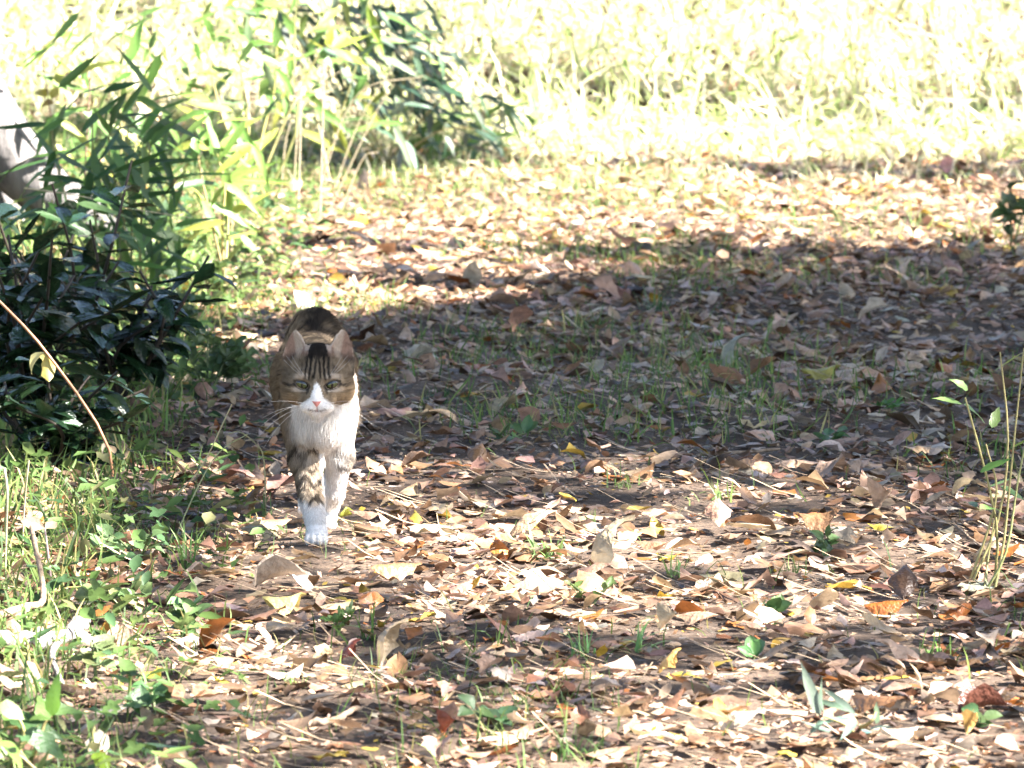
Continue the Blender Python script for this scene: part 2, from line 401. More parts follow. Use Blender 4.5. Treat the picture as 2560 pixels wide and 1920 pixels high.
for (px, py, wd, c, pid, yaw, tilt, lab) in HERO:          # clear what would hide them
    P = at_g(px, py + 12)
    used |= (np.hypot((lx - P.x), (ly - P.y) * .6) < .05) & (lpos[:, 2] - H(lx, ly) > .003)
PAW = at_g(792, 1364)
used |= (np.abs(lx - PAW.x) < .05) & (ly < PAW.y + .45) & (ly > PAW.y - .30) & (rng.random(n) < np.where((ly < PAW.y + .03) & (ly > PAW.y - .16), 1., .6))
cand = np.where(inview & ~used)[0]
pick = cand[np.argsort(-size_px[cand])][:300 - len(HERO)]
bulk = np.ones(n, bool); bulk[pick] = False; bulk &= ~used
V, Q, C = instance(LOW, lpid[bulk], lM[bulk], lsize[bulk], lpos[bulk], lcol[bulk], rest=.75)
tag(link('leaf_litter', mesh_np('leaf_litter', V, Q, C), M_litter), 'bed of small dry brown and tan leaves covering the path', 'leaf litter', kind='stuff')
print('litter', len(Q))

HM = []
for i, (v, q) in enumerate(HIGH + MIDP):
    me = mesh_np('dry_leaf_shape', v, q); me.materials.append(M_dry); HM.append(me)
SHAPES = ['ovate', 'curled', 'twisted', 'rolled', 'narrow rolled', 'narrow', 'lobed', 'lobed curled', 'torn', 'torn curled', 'cupped broad', 'hooked narrow', 'folded', 'crumpled', 'star-lobed', 'three-lobed', 'ragged star-lobed', 'crumpled star-lobed']
def zone(px, py):
    if py > 1650:
        if px < 700: return 'near the white fallen branch'
        return 'at the bottom below the rolled leaf' if px < 1700 else 'around the grey green bamboo sprig'
    if py > 1364:
        if px < 650: return 'among green seedlings left of the cat'
        if px < 1200: return 'on sunlit soil before the cat'
        return 'between grass tufts on sunlit ground' if px < 1900 else 'near the long rust orange leaf'
    if px < 700: return 'beside the dark shrub left of the cat'
    return 'on the shaded path right of the cat' if px < 1700 else 'in shade near the bamboo stalks'
def fallen(P, Mx, s, pid, col, label, group, ex=1.0):
    o = link('fallen_leaf', HM[pid], color=col)
    o.rotation_euler = Matrix(Mx.tolist()).to_euler(); o.scale = (s, s, s); o.location = P
    return tag(o, label, 'leaf', group)
ORD = ['first', 'second', 'third', 'fourth', 'fifth', 'sixth', 'seventh', 'eighth', 'ninth', 'tenth']
fam = {}
for i in pick: fam.setdefault((CN[lcid[i]], SHAPES[lpid[i]], zone(ppx[i], ppy[i])), []).append(i)
place = {}
for k_, v_ in fam.items():
    v_ = sorted(v_, key=lambda i: ppx[i])
    for r_, i in enumerate(v_): place[i] = '' if len(v_) == 1 else (', ' + ('left', 'right')[r_] + ' of two' if len(v_) == 2 else f', {ORD[r_]} from left')
for i in pick:
    Mx = lM[i]; zmin = ((MIDP[lpid[i]][0] @ Mx.T)[:, 2].min()) * lsize[i]
    z_ = zone(ppx[i], ppy[i]); nm = CN[lcid[i]]
    fallen((lx[i], ly[i], lpos[i, 2] - zmin * .8), Mx, lsize[i], int(lpid[i]) + len(HIGH), np.clip(lcol[i], 0, 1), f'{nm} {SHAPES[lpid[i]]} leaf {z_}{place[i]}', f'{nm} {SHAPES[lpid[i]]} leaves {z_}')
for (px, py, wd, c, pid, yaw, tilt, lab) in HERO:
    P = at_g(px, py + 14)
    v = HIGH[pid][0]; s = wd / FPX * (P.y / CP) / (np.ptp(v[:, 0]) * abs(math.cos(yaw)) + np.ptp(v[:, 1]) * abs(math.sin(yaw)))
    Mx = rot_mats(np.array([yaw]), np.array([-tilt]), np.array([0.]), np.array([False]))[0]
    if v[:, 2].mean() > .05: Mx = Mx @ np.diag([-1., 1, -1])     # open side down: the leaf arches
    zmin = (v @ Mx.T)[:, 2].min() * s
    fallen((P.x, P.y, P.z - zmin * .95 + .004), Mx, s, pid, np.array(c) * [.95, .9, .84], lab, 'single leaves that stand out on the path')

# ------------------------------------------------------------------ crumbs and straw
n = 85000
x = rng.uniform(-2.0, 2.0, n); y = 6.2 + 9.6 * rng.random(n) ** 1.25
P0 = leaf_grid(1, 1, lambda t: np.ones_like(t) * .6)
pp = np.stack([x, y, H(x, y) + .003], -1)
cc = CA[rng.choice(len(CN), n, p=CW)] * np.exp(rng.normal(.12, .3, (n, 1)))
V, Q, C = instance([(P0[0] - [0, .5, 0], P0[1])], np.zeros(n, int), rot_mats(rng.uniform(0, 6.3, n), np.abs(rng.normal(0, .35, n)), rng.uniform(0, 6.3, n)), rng.uniform(.003, .011, n), pp, cc, rest=1.)
tag(link('leaf_crumbs', mesh_np('leaf_crumbs', V, Q, C), M_litter), 'fine crumbled leaf fragments strewn on the trodden soil', 'leaf crumbs', kind='stuff')
n = 7000
x = rng.uniform(-1.8, 1.8, n); y = 6.2 + 9.6 * rng.random(n) ** 1.2
P0 = leaf_grid(2, 1, lambda t: np.ones_like(t) * .028, bend=.3)
pp = np.stack([x, y, H(x, y) + .006], -1)
cc = np.array([.42, .31, .2]) * np.exp(rng.normal(-.1, .35, (n, 1)))
V, Q, C = instance([(P0[0] - [0, .5, 0], P0[1])], np.zeros(n, int), rot_mats(rng.normal(1.57, .55, n), np.abs(rng.normal(0, .12, n)), rng.uniform(0, 6.3, n)), rng.uniform(.03, .11, n), pp, cc, rest=.9)
tag(link('straw', mesh_np('straw', V, Q, C), M_litter), 'dry straw and needle bits lying across the path', 'straw', kind='stuff')

# ------------------------------------------------------------------ short grass in the path, green verge, grass and bamboo of the bank
BL = [leaf_grid(3, 1, lambda t: (1 - t) ** .6 * .05 + .004, bend=b, wave=.0, seed=i) for i, b in enumerate((-.5, -1.0, -1.6, .7, 1.3))]
BL = [(np.stack([v[:, 0], v[:, 2], v[:, 1]], -1), q) for v, q in BL]      # blades grow up
def blades(n, x, y, s, cols, lean=.45):
    pp = np.stack([x, y, H(x, y) - .002], -1)
    return instance(BL, rng.integers(0, 5, n), rot_mats(rng.uniform(0, 6.3, n), np.abs(rng.normal(0, lean, n)), rng.uniform(0, 6.3, n)), s, pp, cols)
n = 90000
x = rng.uniform(-1.9, 1.9, n); y = rng.uniform(6.3, 15.9, n)
p = np.stack([x, y, 0 * x], -1)
dens = sstep(.5, .74, vnoise(p * [1, .6, 1], 2.7)) * .9 + .05
dens *= np.where((y > 9.3), 1.0, 1.0) * np.where(x > .45, .55, 1) * (1 - .8 * np.exp(-((x + .28) / .2) ** 2) * (y < 10.5))
dens += 1.2 * sstep(-.42, -.62, x) * (y < 15) + .5 * sstep(13.3, 14.0, y) * .4
k = (rng.random(n) < dens * .8) & (np.abs(x) < y * 1280 / FPX + .3); x, y = x[k], y[k]; n = len(x)
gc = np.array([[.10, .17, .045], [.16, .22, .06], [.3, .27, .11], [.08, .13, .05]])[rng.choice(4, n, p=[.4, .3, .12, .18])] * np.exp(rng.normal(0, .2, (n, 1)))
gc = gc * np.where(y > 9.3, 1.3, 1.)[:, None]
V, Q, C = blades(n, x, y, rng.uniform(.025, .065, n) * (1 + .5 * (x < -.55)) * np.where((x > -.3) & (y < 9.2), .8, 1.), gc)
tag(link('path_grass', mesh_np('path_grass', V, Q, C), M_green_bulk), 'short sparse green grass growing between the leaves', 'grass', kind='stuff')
print('grass', n)

# leafy ground cover of the left verge (small round and pointed leaves)
GC = [leaf_grid(3, 2, o_ovate, .3, .3, 0, .04, .2, 7, .6), leaf_grid(3, 2, o_ellip, -.4, .2, .2, .04, .2, 8, .5), leaf_palm(5, .6, .2, .04, 5, 14)]
n = 16000
x = rng.uniform(-1.9, -.3, n); y = rng.uniform(6.4, 15.8, n)
p = np.stack([x, y, 0 * x], -1)
k = (rng.random(n) < sstep(-.36, -.54, x + .12 * (vnoise(p, 3.) - .5) - np.where(y < 9.4, .08, 0)) * (.45 + .55 * sstep(.4, .6, vnoise(p, 2.2)))) & (np.abs(x) < y * 1280 / FPX + .3)
x, y = x[k], y[k]; n = len(x)
gc = np.array([[.10, .17, .05], [.15, .21, .065], [.06, .12, .05], [.24, .24, .11]])[rng.choice(4, n, p=[.4, .3, .2, .1])] * np.exp(rng.normal(0, .18, (n, 1)))
pp = np.stack([x, y, H(x, y) + rng.random(n) ** 1.5 * .07], -1)
V, Q, C = instance(GC, rng.integers(0, 3, n), rot_mats(rng.uniform(0, 6.3, n), np.abs(rng.normal(.25, .35, n)), rng.uniform(0, 6.3, n)), rng.uniform(.015, .04, n), pp, gc)
tag(link('verge_undergrowth', mesh_np('verge_undergrowth', V, Q, C), M_green_bulk), 'low leafy green undergrowth along the verge beside the cat', 'undergrowth', kind='stuff')

# bank: dwarf bamboo leaves and dry grass
SA = [leaf_grid(3, 2, o_lance, b, .25, t, .015, .25, i, .13) for i, (b, t) in enumerate(((-.6, .3), (-1.1, -.4), (.3, .6), (-.3, -.8)))]
n = 28000
x = rng.uniform(-3.2, 3.2, n); y = 15.3 + rng.random(n) ** 1.25 * 6.5
p = np.stack([x, y, 0 * x], -1)
hgt = rng.random(n) ** .8 * (.24 + .34 * vnoise(p, 1.3)) * (.15 + .85 * sstep(15.4, 17.6, y + .8 * vnoise(p, .9)))
gc = np.array([[.33, .45, .14], [.43, .51, .19], [.52, .53, .25], [.22, .34, .1], [.6, .56, .38]])[rng.choice(5, n, p=[.25, .27, .2, .06, .22])] * np.exp(rng.normal(0, .15, (n, 1)))  # leaf greens paled to carry the overexposed sunlight
pp = np.stack([x, y, H(x, y) + hgt + .02], -1)
V, Q, C = instance(SA, rng.integers(0, 4, n), rot_mats(rng.uniform(0, 6.3, n), np.abs(rng.normal(.3, .5, n)), rng.uniform(0, 6.3, n)), rng.uniform(.035, .10, n), pp, gc)
n2 = 34000
x = rng.uniform(-3, 3, n2); y = 14.4 + rng.random(n2) ** 1.2 * 5.5
k = rng.random(n2) < np.where(y < 15.5, .12 + .5 * sstep(14.4, 15.6, y), .8); x, y = x[k], y[k]; n2 = len(x)
gc = np.array([[.64, .58, .42], [.5, .54, .27], [.66, .61, .46], [.36, .45, .18]])[rng.choice(4, n2, p=[.36, .26, .2, .18])] * np.exp(rng.normal(0, .15, (n2, 1)))  # blade colours paled for the same glare
V2, Q2, C2 = blades(n2, x, y, rng.uniform(.06, .26, n2) * np.where(y < 15.6, .4, 1), gc, .5)
tag(link('bank_undergrowth', mesh_np('bank_undergrowth', np.vstack([V, V2]), np.vstack([Q, Q2 + len(V)]), np.vstack([C, C2])), M_green_bulk),
    'sunlit pale green dwarf bamboo and dry grass covering the bank', 'undergrowth', kind='stuff')

n = 18000  # pale straw layer added to lighten the dark gaps of the bank
x = rng.uniform(-3, 3, n); y = 15.2 + rng.random(n) ** 1.1 * 5.5
k = rng.random(n) < .15 + .85 * sstep(15.2, 16.2, y); x, y = x[k], y[k]; n = len(x)
P0 = leaf_grid(2, 1, lambda t: np.ones_like(t) * .12, bend=.5)
cc = np.array([.62, .57, .42]) * np.exp(rng.normal(0, .12, (n, 1)))
V, Q, C = instance([(P0[0] - [0, .5, 0], P0[1])], np.zeros(n, int), rot_mats(rng.uniform(0, 6.3, n), np.abs(rng.normal(.2, .3, n)), rng.uniform(0, 6.3, n)), rng.uniform(.05, .13, n), np.stack([x, y, H(x, y) + .01], -1), cc, rest=.8)
tag(link('bank_fill_straw', mesh_np('bank_fill_straw', V, Q, C), M_green_bulk), 'pale straw pieces added to lighten the gaps on the bank', 'added straw fill', kind='stuff')

# ------------------------------------------------------------------ plants with single leaves
def unit_w(vq, a): return vq[0] / [a, 1, 1], vq[1]
def lance_mesh(i, wid=1.):
    b, t, f = ((-.5, .3, .25), (-.9, -.3, .3), (.25, .5, .2), (-.2, -.7, .35), (-.05, .1, .25))[i]
    me = mesh_np('bamboo_leaf_shape', *unit_w(leaf_grid(9, 2, o_lance, b * .6, .1, t, .012, f, 40 + i, .14), .14)); return me
LANCE = [lance_mesh(i) for i in range(5)]; [m.materials.append(M_green) for m in LANCE]
ELL = [mesh_np('shrub_leaf_shape', *unit_w(leaf_grid(7, 4, o_ellip, b, .12, t, .015, f, 60 + i, .36), .36)) for i, (b, t, f) in enumerate(((-.5, .2, .2), (-.8, -.2, .25), (.2, .3, .3), (-.3, -.4, .15)))]
[m.materials.append(M_gloss) for m in ELL]
OVA = [mesh_np('seedling_leaf_shape', *unit_w(leaf_grid(6, 4, o_ovate, b, .2, t, .02, f, 70 + i, .65), .65)) for i, (b, t, f) in enumerate(((-.5, .2, .2), (.4, -.2, .25), (-.9, .3, .1)))]
[m.materials.append(M_green) for m in OVA]
PAL = [mesh_np('lobed_leaf_shape', *leaf_palm(5, .68, .3, .03, 80 + i, 26)) for i in range(3)]; [m.materials.append(M_green) for m in PAL]
BLM = [mesh_np('blade_shape', *unit_w(leaf_grid(6, 1, lambda t: (1 - t) ** .5 * .97 + .03, b, 0, t_, 0, 0, i, .06), .06)) for i, (b, t_) in enumerate(((-.4, .2), (-1.0, -.3), (-1.6, .2), (.3, .3)))]
[m.materials.append(M_green) for m in BLM]
def put(name, me, root, A, B, wid, col, up=None, roll=0.):
    """leaf object from base A to tip B (world), width wid, child of root"""
    A, B = Vector(A), Vector(B); d = B - A; L = d.length; d.normalize()
    u = Vector(up) if up is not None else Vector((rng.normal(0, .35), -.5 + rng.normal(0, .35), 1))
    xa = d.cross(u); xa.normalize(); za = xa.cross(d)
    Mx = Matrix((xa, d, za)).transposed()
    if roll: Mx = Mx @ Matrix.Rotation(roll, 3, 'Y')
    o = link(name, me, color=col); o.parent = root
    o.location = A - root.location; o.rotation_euler = Mx.to_euler(); o.scale = (wid, L, L)
    return o
def stem(root, pts, r0, r1, col, name='stem', n=10, seg=6):
    P = smooth_path(pts, n) - np.array(root.location)
    return link(name, mesh_np('stem_shape', *tube(P, np.linspace(r0, r1, n), seg)), M_stem, root, color=col)
def jit(c, s=.15): 
    k = math.exp(rng.normal(0, s)); return tuple(float(np.clip(v * k * math.exp(rng.normal(0, .06)), 0, 1)) for v in c)

G_DARK, G_MID, G_LIT, G_YEL, G_TAN = (.045, .10, .03), (.10, .19, .045), (.17, .28, .065), (.30, .34, .07), (.4, .27, .12)  # DARK and LIT put shade and sun into the leaf green

# --- dwarf bamboo on the left: leaves given by base and tip pixel of the photograph, at real depth
def sasa(label, base, depth, stems, leaves, col, wid=.0185, spread=.09, filler=0, fcol=None, name='dwarf_bamboo', group='dwarf bamboo plants along the verge', sr=.0032):
    b = at_y(base[0], base[1], depth); b.z = h1(b.x, b.y)
    root = empty(name, b, label, 'bamboo', group)
    for s in stems:
        dd = rng.normal(0, spread * .4)
        pts = [b + Vector((rng.normal(0, .02), rng.normal(0, .03), 0))] + [at_y(px, py, depth + dd) for px, py in s]
        stem(root, pts, sr, sr * .45, jit((.28, .25, .1)))
    for lf in leaves:
        ax, ay, bx, by = lf[:4]; c = lf[4] if len(lf) > 4 else col; ww = lf[5] if len(lf) > 5 else 1.
        d0 = depth + rng.normal(0, spread); d1 = d0 + rng.normal(0, .035)
        put('leaf', LANCE[rng.integers(5)], root, at_y(ax, ay, d0), at_y(bx, by, d1), wid * ww, jit(c, .1))
    return root
def rnd_leaves(n_, x0, x1, y0, y1, ths, cols):
    out = []
    for _ in range(n_):
        a, b = rng.uniform(x0, x1), rng.uniform(y0, y1); th = rng.uniform(*ths); l = rng.uniform(90, 160) * (1 if rng.random() < .6 else -1)
        out.append((a, b, a + l * math.cos(th), b + abs(l) * math.sin(th), cols[rng.integers(len(cols))]))
    return out
L1 = [(542,383,629,242),(542,383,615,307),(545,386,698,340),(542,383,669,434,G_MID),(564,463,725,443),(564,463,662,372),(560,455,676,550),(563,420,580,602,G_LIT,1.15),(545,385,480,318),(548,388,512,285),(488,340,490,416,G_MID),
      (560,465,520,520),(566,470,640,500,G_TAN,.8),(548,390,585,360),(540,380,470,350,G_YEL),(560,455,700,395)]
sasa('bright green dwarf bamboo with fanned leaves left above the cat', (560, 640), 12.0, [[(556,560),(562,463),(542,383)], [(570,560),(566,463)], [(530,560),(505,450),(488,340)]], L1 + rnd_leaves(30, 470, 640, 250, 620, (-.6, 1.4), [G_LIT, G_MID, G_YEL]), G_LIT)
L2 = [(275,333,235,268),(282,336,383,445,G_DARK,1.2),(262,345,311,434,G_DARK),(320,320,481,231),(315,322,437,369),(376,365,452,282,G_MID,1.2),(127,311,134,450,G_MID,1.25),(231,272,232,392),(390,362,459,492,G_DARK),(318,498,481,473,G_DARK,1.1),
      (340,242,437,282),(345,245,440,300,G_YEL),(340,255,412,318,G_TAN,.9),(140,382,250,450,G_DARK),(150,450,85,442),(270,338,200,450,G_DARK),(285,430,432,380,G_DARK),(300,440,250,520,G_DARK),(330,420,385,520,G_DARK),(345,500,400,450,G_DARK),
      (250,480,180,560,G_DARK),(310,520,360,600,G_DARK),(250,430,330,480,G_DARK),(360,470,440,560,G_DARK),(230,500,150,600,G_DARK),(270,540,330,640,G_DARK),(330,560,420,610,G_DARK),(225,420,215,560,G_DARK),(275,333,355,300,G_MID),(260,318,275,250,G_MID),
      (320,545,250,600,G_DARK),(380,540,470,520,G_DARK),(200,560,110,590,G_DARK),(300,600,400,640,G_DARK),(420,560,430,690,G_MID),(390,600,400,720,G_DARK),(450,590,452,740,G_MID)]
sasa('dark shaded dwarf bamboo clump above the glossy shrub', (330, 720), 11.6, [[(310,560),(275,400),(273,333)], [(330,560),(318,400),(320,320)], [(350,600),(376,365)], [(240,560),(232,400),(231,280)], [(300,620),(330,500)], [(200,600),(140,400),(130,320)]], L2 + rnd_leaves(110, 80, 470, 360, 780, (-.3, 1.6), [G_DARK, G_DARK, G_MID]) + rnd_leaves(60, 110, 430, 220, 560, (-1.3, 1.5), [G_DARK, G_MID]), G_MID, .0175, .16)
L3 = [(318,163,365,33,G_LIT,1.2),(300,170,311,94),(318,170,459,195),(376,123,392,68),(307,80,405,29),(311,200,303,275),(318,175,262,140),(330,180,280,210,G_MID),(372,125,350,180),(365,200,420,150,G_YEL),(300,165,220,150),(345,40,440,10),(310,80,260,110,G_YEL),(420,20,500,-20),(395,70,450,110)]
sasa('slender dwarf bamboo with upright sunlit leaves by the pale trunk', (300, 640), 12.7, [[(300,480),(310,300),(318,163)], [(330,440),(350,260),(376,123)], [(300,300),(305,170),(307,80),(345,40)]], L3 + rnd_leaves(36, 90, 460, 20, 420, (-1.2, 1.2), [G_MID, G_YEL, G_MID, G_LIT]), (.115, .21, .05), .0195)
L4 = [(690,90,660,20,G_YEL),(690,120,695,30),(640,110,560,40),(700,60,790,40,G_YEL),(820,120,830,50,(.3,.38,.05)),(830,118,880,70,(.34,.38,.05)),(832,120,930,85,(.3,.36,.06)),(832,122,900,160),(835,125,935,165,G_YEL),(830,122,905,190),(800,128,670,180),(760,140,660,170,G_YEL),(615,160,625,30,(.12,.2,.1),1.3),(630,90,680,30,G_LIT,1.3),
      (700,160,590,130),(610,110,520,60),(560,120,480,90),(500,170,600,230,G_YEL),(690,170,750,255),(590,100,560,0),(660,60,600,-10),(650,200,700,280),(560,180,640,150,G_YEL),(480,60,560,20),(520,10,600,60),(720,20,640,0),(760,190,820,230,G_LIT),(700,240,640,310),(740,90,700,20)]
L4 += [(x0, y0, x0 + 60 * math.cos(a) * 1.5, y0 + 60 * math.sin(a)) for x0, y0, a in zip(rng.uniform(400, 800, 46), rng.uniform(-60, 260, 46), rng.uniform(-.9, 2.2, 46))]
sasa('tall sunlit yellow green dwarf bamboo thicket at the top edge', (640, 470), 13.9, [[(620,300),(600,150),(590,60)], [(660,320),(690,200),(690,90)], [(700,330),(800,128),(832,120)], [(560,300),(520,150),(500,40)], [(740,330),(735,150),(740,20)]], L4, (.12, .215, .05), .0195, .22)
# drooping bamboo behind, top centre; leaf colours darkened to carry its shade
DB = []
for a0, b0_, m in ((760, 60, 30), (850, 130, 34), (930, 60, 36), (1010, 110, 40), (1070, 190, 30), (980, 230, 34), (900, 260, 26), (1100, 280, 26), (1180, 340, 22), (1040, 330, 20), (1130, 60, 22), (1230, 400, 10)):
    for _ in range(m):
        x0, y0 = a0 + rng.normal(0, 46), b0_ + rng.normal(0, 40) - 20; th = rng.normal(.75, .5); l = rng.uniform(55, 100)
        DB.append((x0, y0, x0 + l * math.cos(th), y0 + l * math.sin(th), [(.035, .075, .04), (.06, .105, .06), (.12, .15, .11), (.28, .25, .13)][rng.choice(4, p=[.42, .33, .17, .08])]))
sasa('dense bamboo bush drooping at the top centre, leaves darkened for shade', (960, 420), 15.1, [[(900,300),(860,150),(850,30)], [(940,300),(930,150),(950,-20)], [(990,320),(1010,200),(1040,60)], [(1020,340),(1100,250),(1160,200)], [(1030,370),(1120,320),(1230,330)], [(930,330),(800,200),(740,90)]], DB[:296], G_DARK, .0175, .3, name='bamboo_bush', group=None)
# thin bamboo seedling, right edge
L5 = [(2405,1010,2335,985,(.16,.26,.06),1.0),(2410,1010,2470,1050,(.15,.24,.08)),(2420,975,2380,940,(.12,.2,.06)),(2480,1070,2500,1005,(.1,.18,.05)),(2450,1180,2530,1140,G_MID),(2470,1220,2560,1190,G_MID),(2500,1215,2570,1250,G_DARK),(2560,880,2480,930,(.2,.27,.09),.7),(2530,1120,2600,1090,G_MID),(2440,1268,2410,1235,G_DARK),(2450,1270,2520,1265,G_MID)]
sasa('sunlit bamboo spray hanging in front of the dark bush', (820, 440), 14.5, [[(840,320),(880,200),(900,120)], [(800,330),(760,180),(720,80)]], rnd_leaves(60, 560, 1000, -40, 330, (-.2, 1.3), [G_MID, G_YEL, (.12, .18, .09), G_MID]), G_MID, .021, .15)
sasa('low bamboo at the far foot of the bush', (1180, 440), 15.4, [[(1150,380),(1200,320)], [(1120,380),(1080,300)]], rnd_leaves(40, 1020, 1330, 230, 420, (.0, 1.3), [G_MID, (.06, .11, .06), G_LIT]), G_MID, .017, .12)
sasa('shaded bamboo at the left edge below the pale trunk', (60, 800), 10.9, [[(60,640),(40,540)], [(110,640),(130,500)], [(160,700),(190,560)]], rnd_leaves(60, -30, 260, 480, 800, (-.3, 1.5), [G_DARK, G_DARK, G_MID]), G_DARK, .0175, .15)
sasa('thin bamboo seedlings with bare stalks at the edge of the photo', (2480, 1470), 8.05, [[(2490,1300),(2420,1020),(2412,1000)], [(2495,1300),(2520,1100),(2500,880)], [(2510,1350),(2530,1150),(2560,870)], [(2470,1400),(2485,1300)], [(2515,1380),(2545,1200),(2575,1060)], [(2490,1250),(2465,1110)]], L5, (.14, .24, .06), .014, .03, sr=.0021)
# grey green sprig, lower right
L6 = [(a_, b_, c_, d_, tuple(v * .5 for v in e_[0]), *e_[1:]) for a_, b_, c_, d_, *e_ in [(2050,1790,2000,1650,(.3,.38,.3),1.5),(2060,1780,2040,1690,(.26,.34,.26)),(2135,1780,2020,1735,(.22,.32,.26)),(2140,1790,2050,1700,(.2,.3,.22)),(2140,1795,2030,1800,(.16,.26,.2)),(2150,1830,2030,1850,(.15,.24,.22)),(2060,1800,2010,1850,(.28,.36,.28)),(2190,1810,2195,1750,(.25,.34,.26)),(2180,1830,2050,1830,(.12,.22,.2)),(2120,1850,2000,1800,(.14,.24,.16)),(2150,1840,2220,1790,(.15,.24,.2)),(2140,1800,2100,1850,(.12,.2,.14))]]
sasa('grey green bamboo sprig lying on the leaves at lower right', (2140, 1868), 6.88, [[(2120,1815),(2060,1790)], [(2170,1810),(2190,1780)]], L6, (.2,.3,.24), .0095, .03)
# bottom left sasa
L7 = [(10,1800,75,1770,G_LIT),(0,1760,70,1800,G_LIT),(20,1790,165,1830,G_DARK,1.1),(60,1830,190,1890,G_DARK,1.2),(130,1790,140,1680,(.2,.36,.06)),(120,1800,95,1740,G_LIT),(90,1760,220,1790,G_MID),(50,1880,150,1925,G_MID),(0,1850,60,1900,G_LIT),(240,1880,275,1930,(.2,.34,.05)),(250,1880,160,1900,G_MID),(30,1910,110,1950,G_DARK),(330,1870,490,1855,(.16,.26,.14)),(0,1700,50,1720,(.45,.4,.3)),(10,1900,-30,1830,G_LIT)]
sasa('leafy dwarf bamboo in the lower left corner', (60, 1960), 6.75, [[(50,1880),(60,1830),(40,1780)], [(90,1880),(110,1810),(130,1790)], [(150,1950),(245,1885)], [(10,1880),(0,1800)]], L7, G_MID, .022, .05)

# --- glossy dark shrubs on the left
def shrub(label, base, depth, height, spread, nst, per, lsz, seed):
    r = np.random.default_rng(seed)
    b = at_y(base[0], base[1], depth); b.z = h1(b.x, b.y)
    root = empty('evergreen_shrub', b, label, 'shrub', 'dark glossy shrubs left of the cat')
    for k in range(nst):
        a = r.uniform(0, 6.283); rr = spread * math.sqrt(r.random())
        tip = b + Vector((math.cos(a) * rr, math.sin(a) * rr, height * r.uniform(.55, 1.)))
        mid = (b + tip) / 2 + Vector((r.normal(0, .02), r.normal(0, .02), .02))
        pts = smooth_path([b, mid, tip], 9)
        stem(root, [b, mid, tip], .004, .002, (.03, .022, .016), n=8)
        for j in range(per):
            t = .25 + .75 * (j + r.random()) / per
            P = Vector(pts[min(8, int(t * 8))])
            th = j * 2.4 + r.normal(0, .3); el = r.normal(.05, .3)
            d = Vector((math.cos(th) * math.cos(el), math.sin(th) * math.cos(el), math.sin(el)))
            l = lsz * r.uniform(.7, 1.2)
            put('leaf', ELL[r.integers(4)], root, P, P + d * l, l * r.uniform(.3, .42), jit((.014, .034, .013), .25), up=(r.normal(0, .25), r.normal(0, .25), 1))
    return root
shrub('dark glossy evergreen shrub under the bamboo at the left edge', (70, 1080), 9.75, .33, .17, 11, 15, .085, 1)
shrub('dark glossy evergreen shrub nearest the cat', (300, 1060), 10.0, .25, .15, 10, 14, .07, 2)
shrub('low dark evergreen shrub in front of the red cane', (130, 1230), 9.25, .18, .15, 10, 14, .065, 3)
shrub('taller dark evergreen shrub beside the pale trunk', (180, 960), 10.5, .38, .16, 8, 12, .085, 4)

# --- mugwort-like plant next to the cat
def herb(label, base, ht, spread, nl, lsz, meshes, col, cat='plant', name='herb', group=None, asp=.9, el0=.35, seed=0):
    r = np.random.default_rng(seed + 500)
    b = at_g(*base); root = empty(name, b, label, cat, group)
    ns = max(2, nl // 6)
    for k in range(ns):
        a = r.uniform(0, 6.283); rr = spread * math.sqrt(r.random()) * .8
        tip = b + Vector((math.cos(a) * rr, math.sin(a) * rr, ht * r.uniform(.5, 1)))
        stem(root, [b, (b + tip) / 2 + Vector((0, 0, ht * .15)), tip], .0022, .0012, (.12, .15, .06), n=6, seg=5)
        for j in range(int(math.ceil(nl / ns))):
            t = r.uniform(.3, 1.0); P = b.lerp(tip, t); th = r.uniform(0, 6.283); el = r.normal(el0, .35); l = lsz * r.uniform(.65, 1.2)
            d = Vector((math.cos(th) * math.cos(el), math.sin(th) * math.cos(el), math.sin(el)))
            put('leaf', meshes[r.integers(len(meshes))], root, P, P + d * l, l * asp, jit((col[0], col[1] * .82, col[2] * .95), .22), up=(r.normal(0, .3), -.4 + r.normal(0, .3), 1))
    return root
herb('leafy green mugwort with lobed leaves beside the cat\'s flank', (520, 1000), .13, .09, 34, .05, PAL, (.08, .16, .05), seed=1)
herb('smaller mugwort plant between shrub and cat', (470, 900), .12, .09, 26, .045, PAL, (.08, .17, .05), seed=2)
herb('mugwort plant at the sunlit end of the verge', (560, 760), .12, .1, 26, .04, PAL, (.11, .2, .06), seed=3)
herb('green seedlings with rounded leaves above the white branch', (455, 1600), .06, .07, 22, .032, OVA, (.09, .19, .06), asp=.7, seed=4)
herb('low green seedlings left of the large yellow leaf', (300, 1520), .05, .09, 24, .03, OVA, (.13, .24, .08), asp=.75, seed=5)
herb('small green seedlings beside the large grey green leaf', (390, 1800), .045, .05, 14, .03, OVA, (.08, .19, .06), asp=.75, seed=6)
herb('pale green seedlings in the lower left litter', (240, 1700), .05, .06, 16, .032, OVA, (.2, .3, .12), asp=.7, seed=7)
herb('green seedlings under the tall straw stalk', (350, 1410), .05, .1, 22, .028, OVA, (.1, .2, .07), asp=.7, seed=8)
herb('tiny green herb among dry leaves right of the cream hollow leaf', (1478, 1520), .035, .05, 16, .018, OVA, (.16, .28, .07), asp=.6, seed=9)
herb('small green plant with three leaves near the dark maroon leaf', (2450, 1830), .025, .04, 6, .024, OVA, (.08, .18, .055), asp=.7, seed=10)
herb('green lobed weed in the trodden soil of the centre foreground', (843, 1590), .04, .03, 8, .035, PAL, (.1, .2, .05), asp=.5, el0=.8, seed=11)
herb('broad upright green seedling leaf in the sunlit foreground', (1877, 1665), .02, .02, 4, .034, OVA, (.09, .22, .06), asp=.6, el0=.9, seed=12)
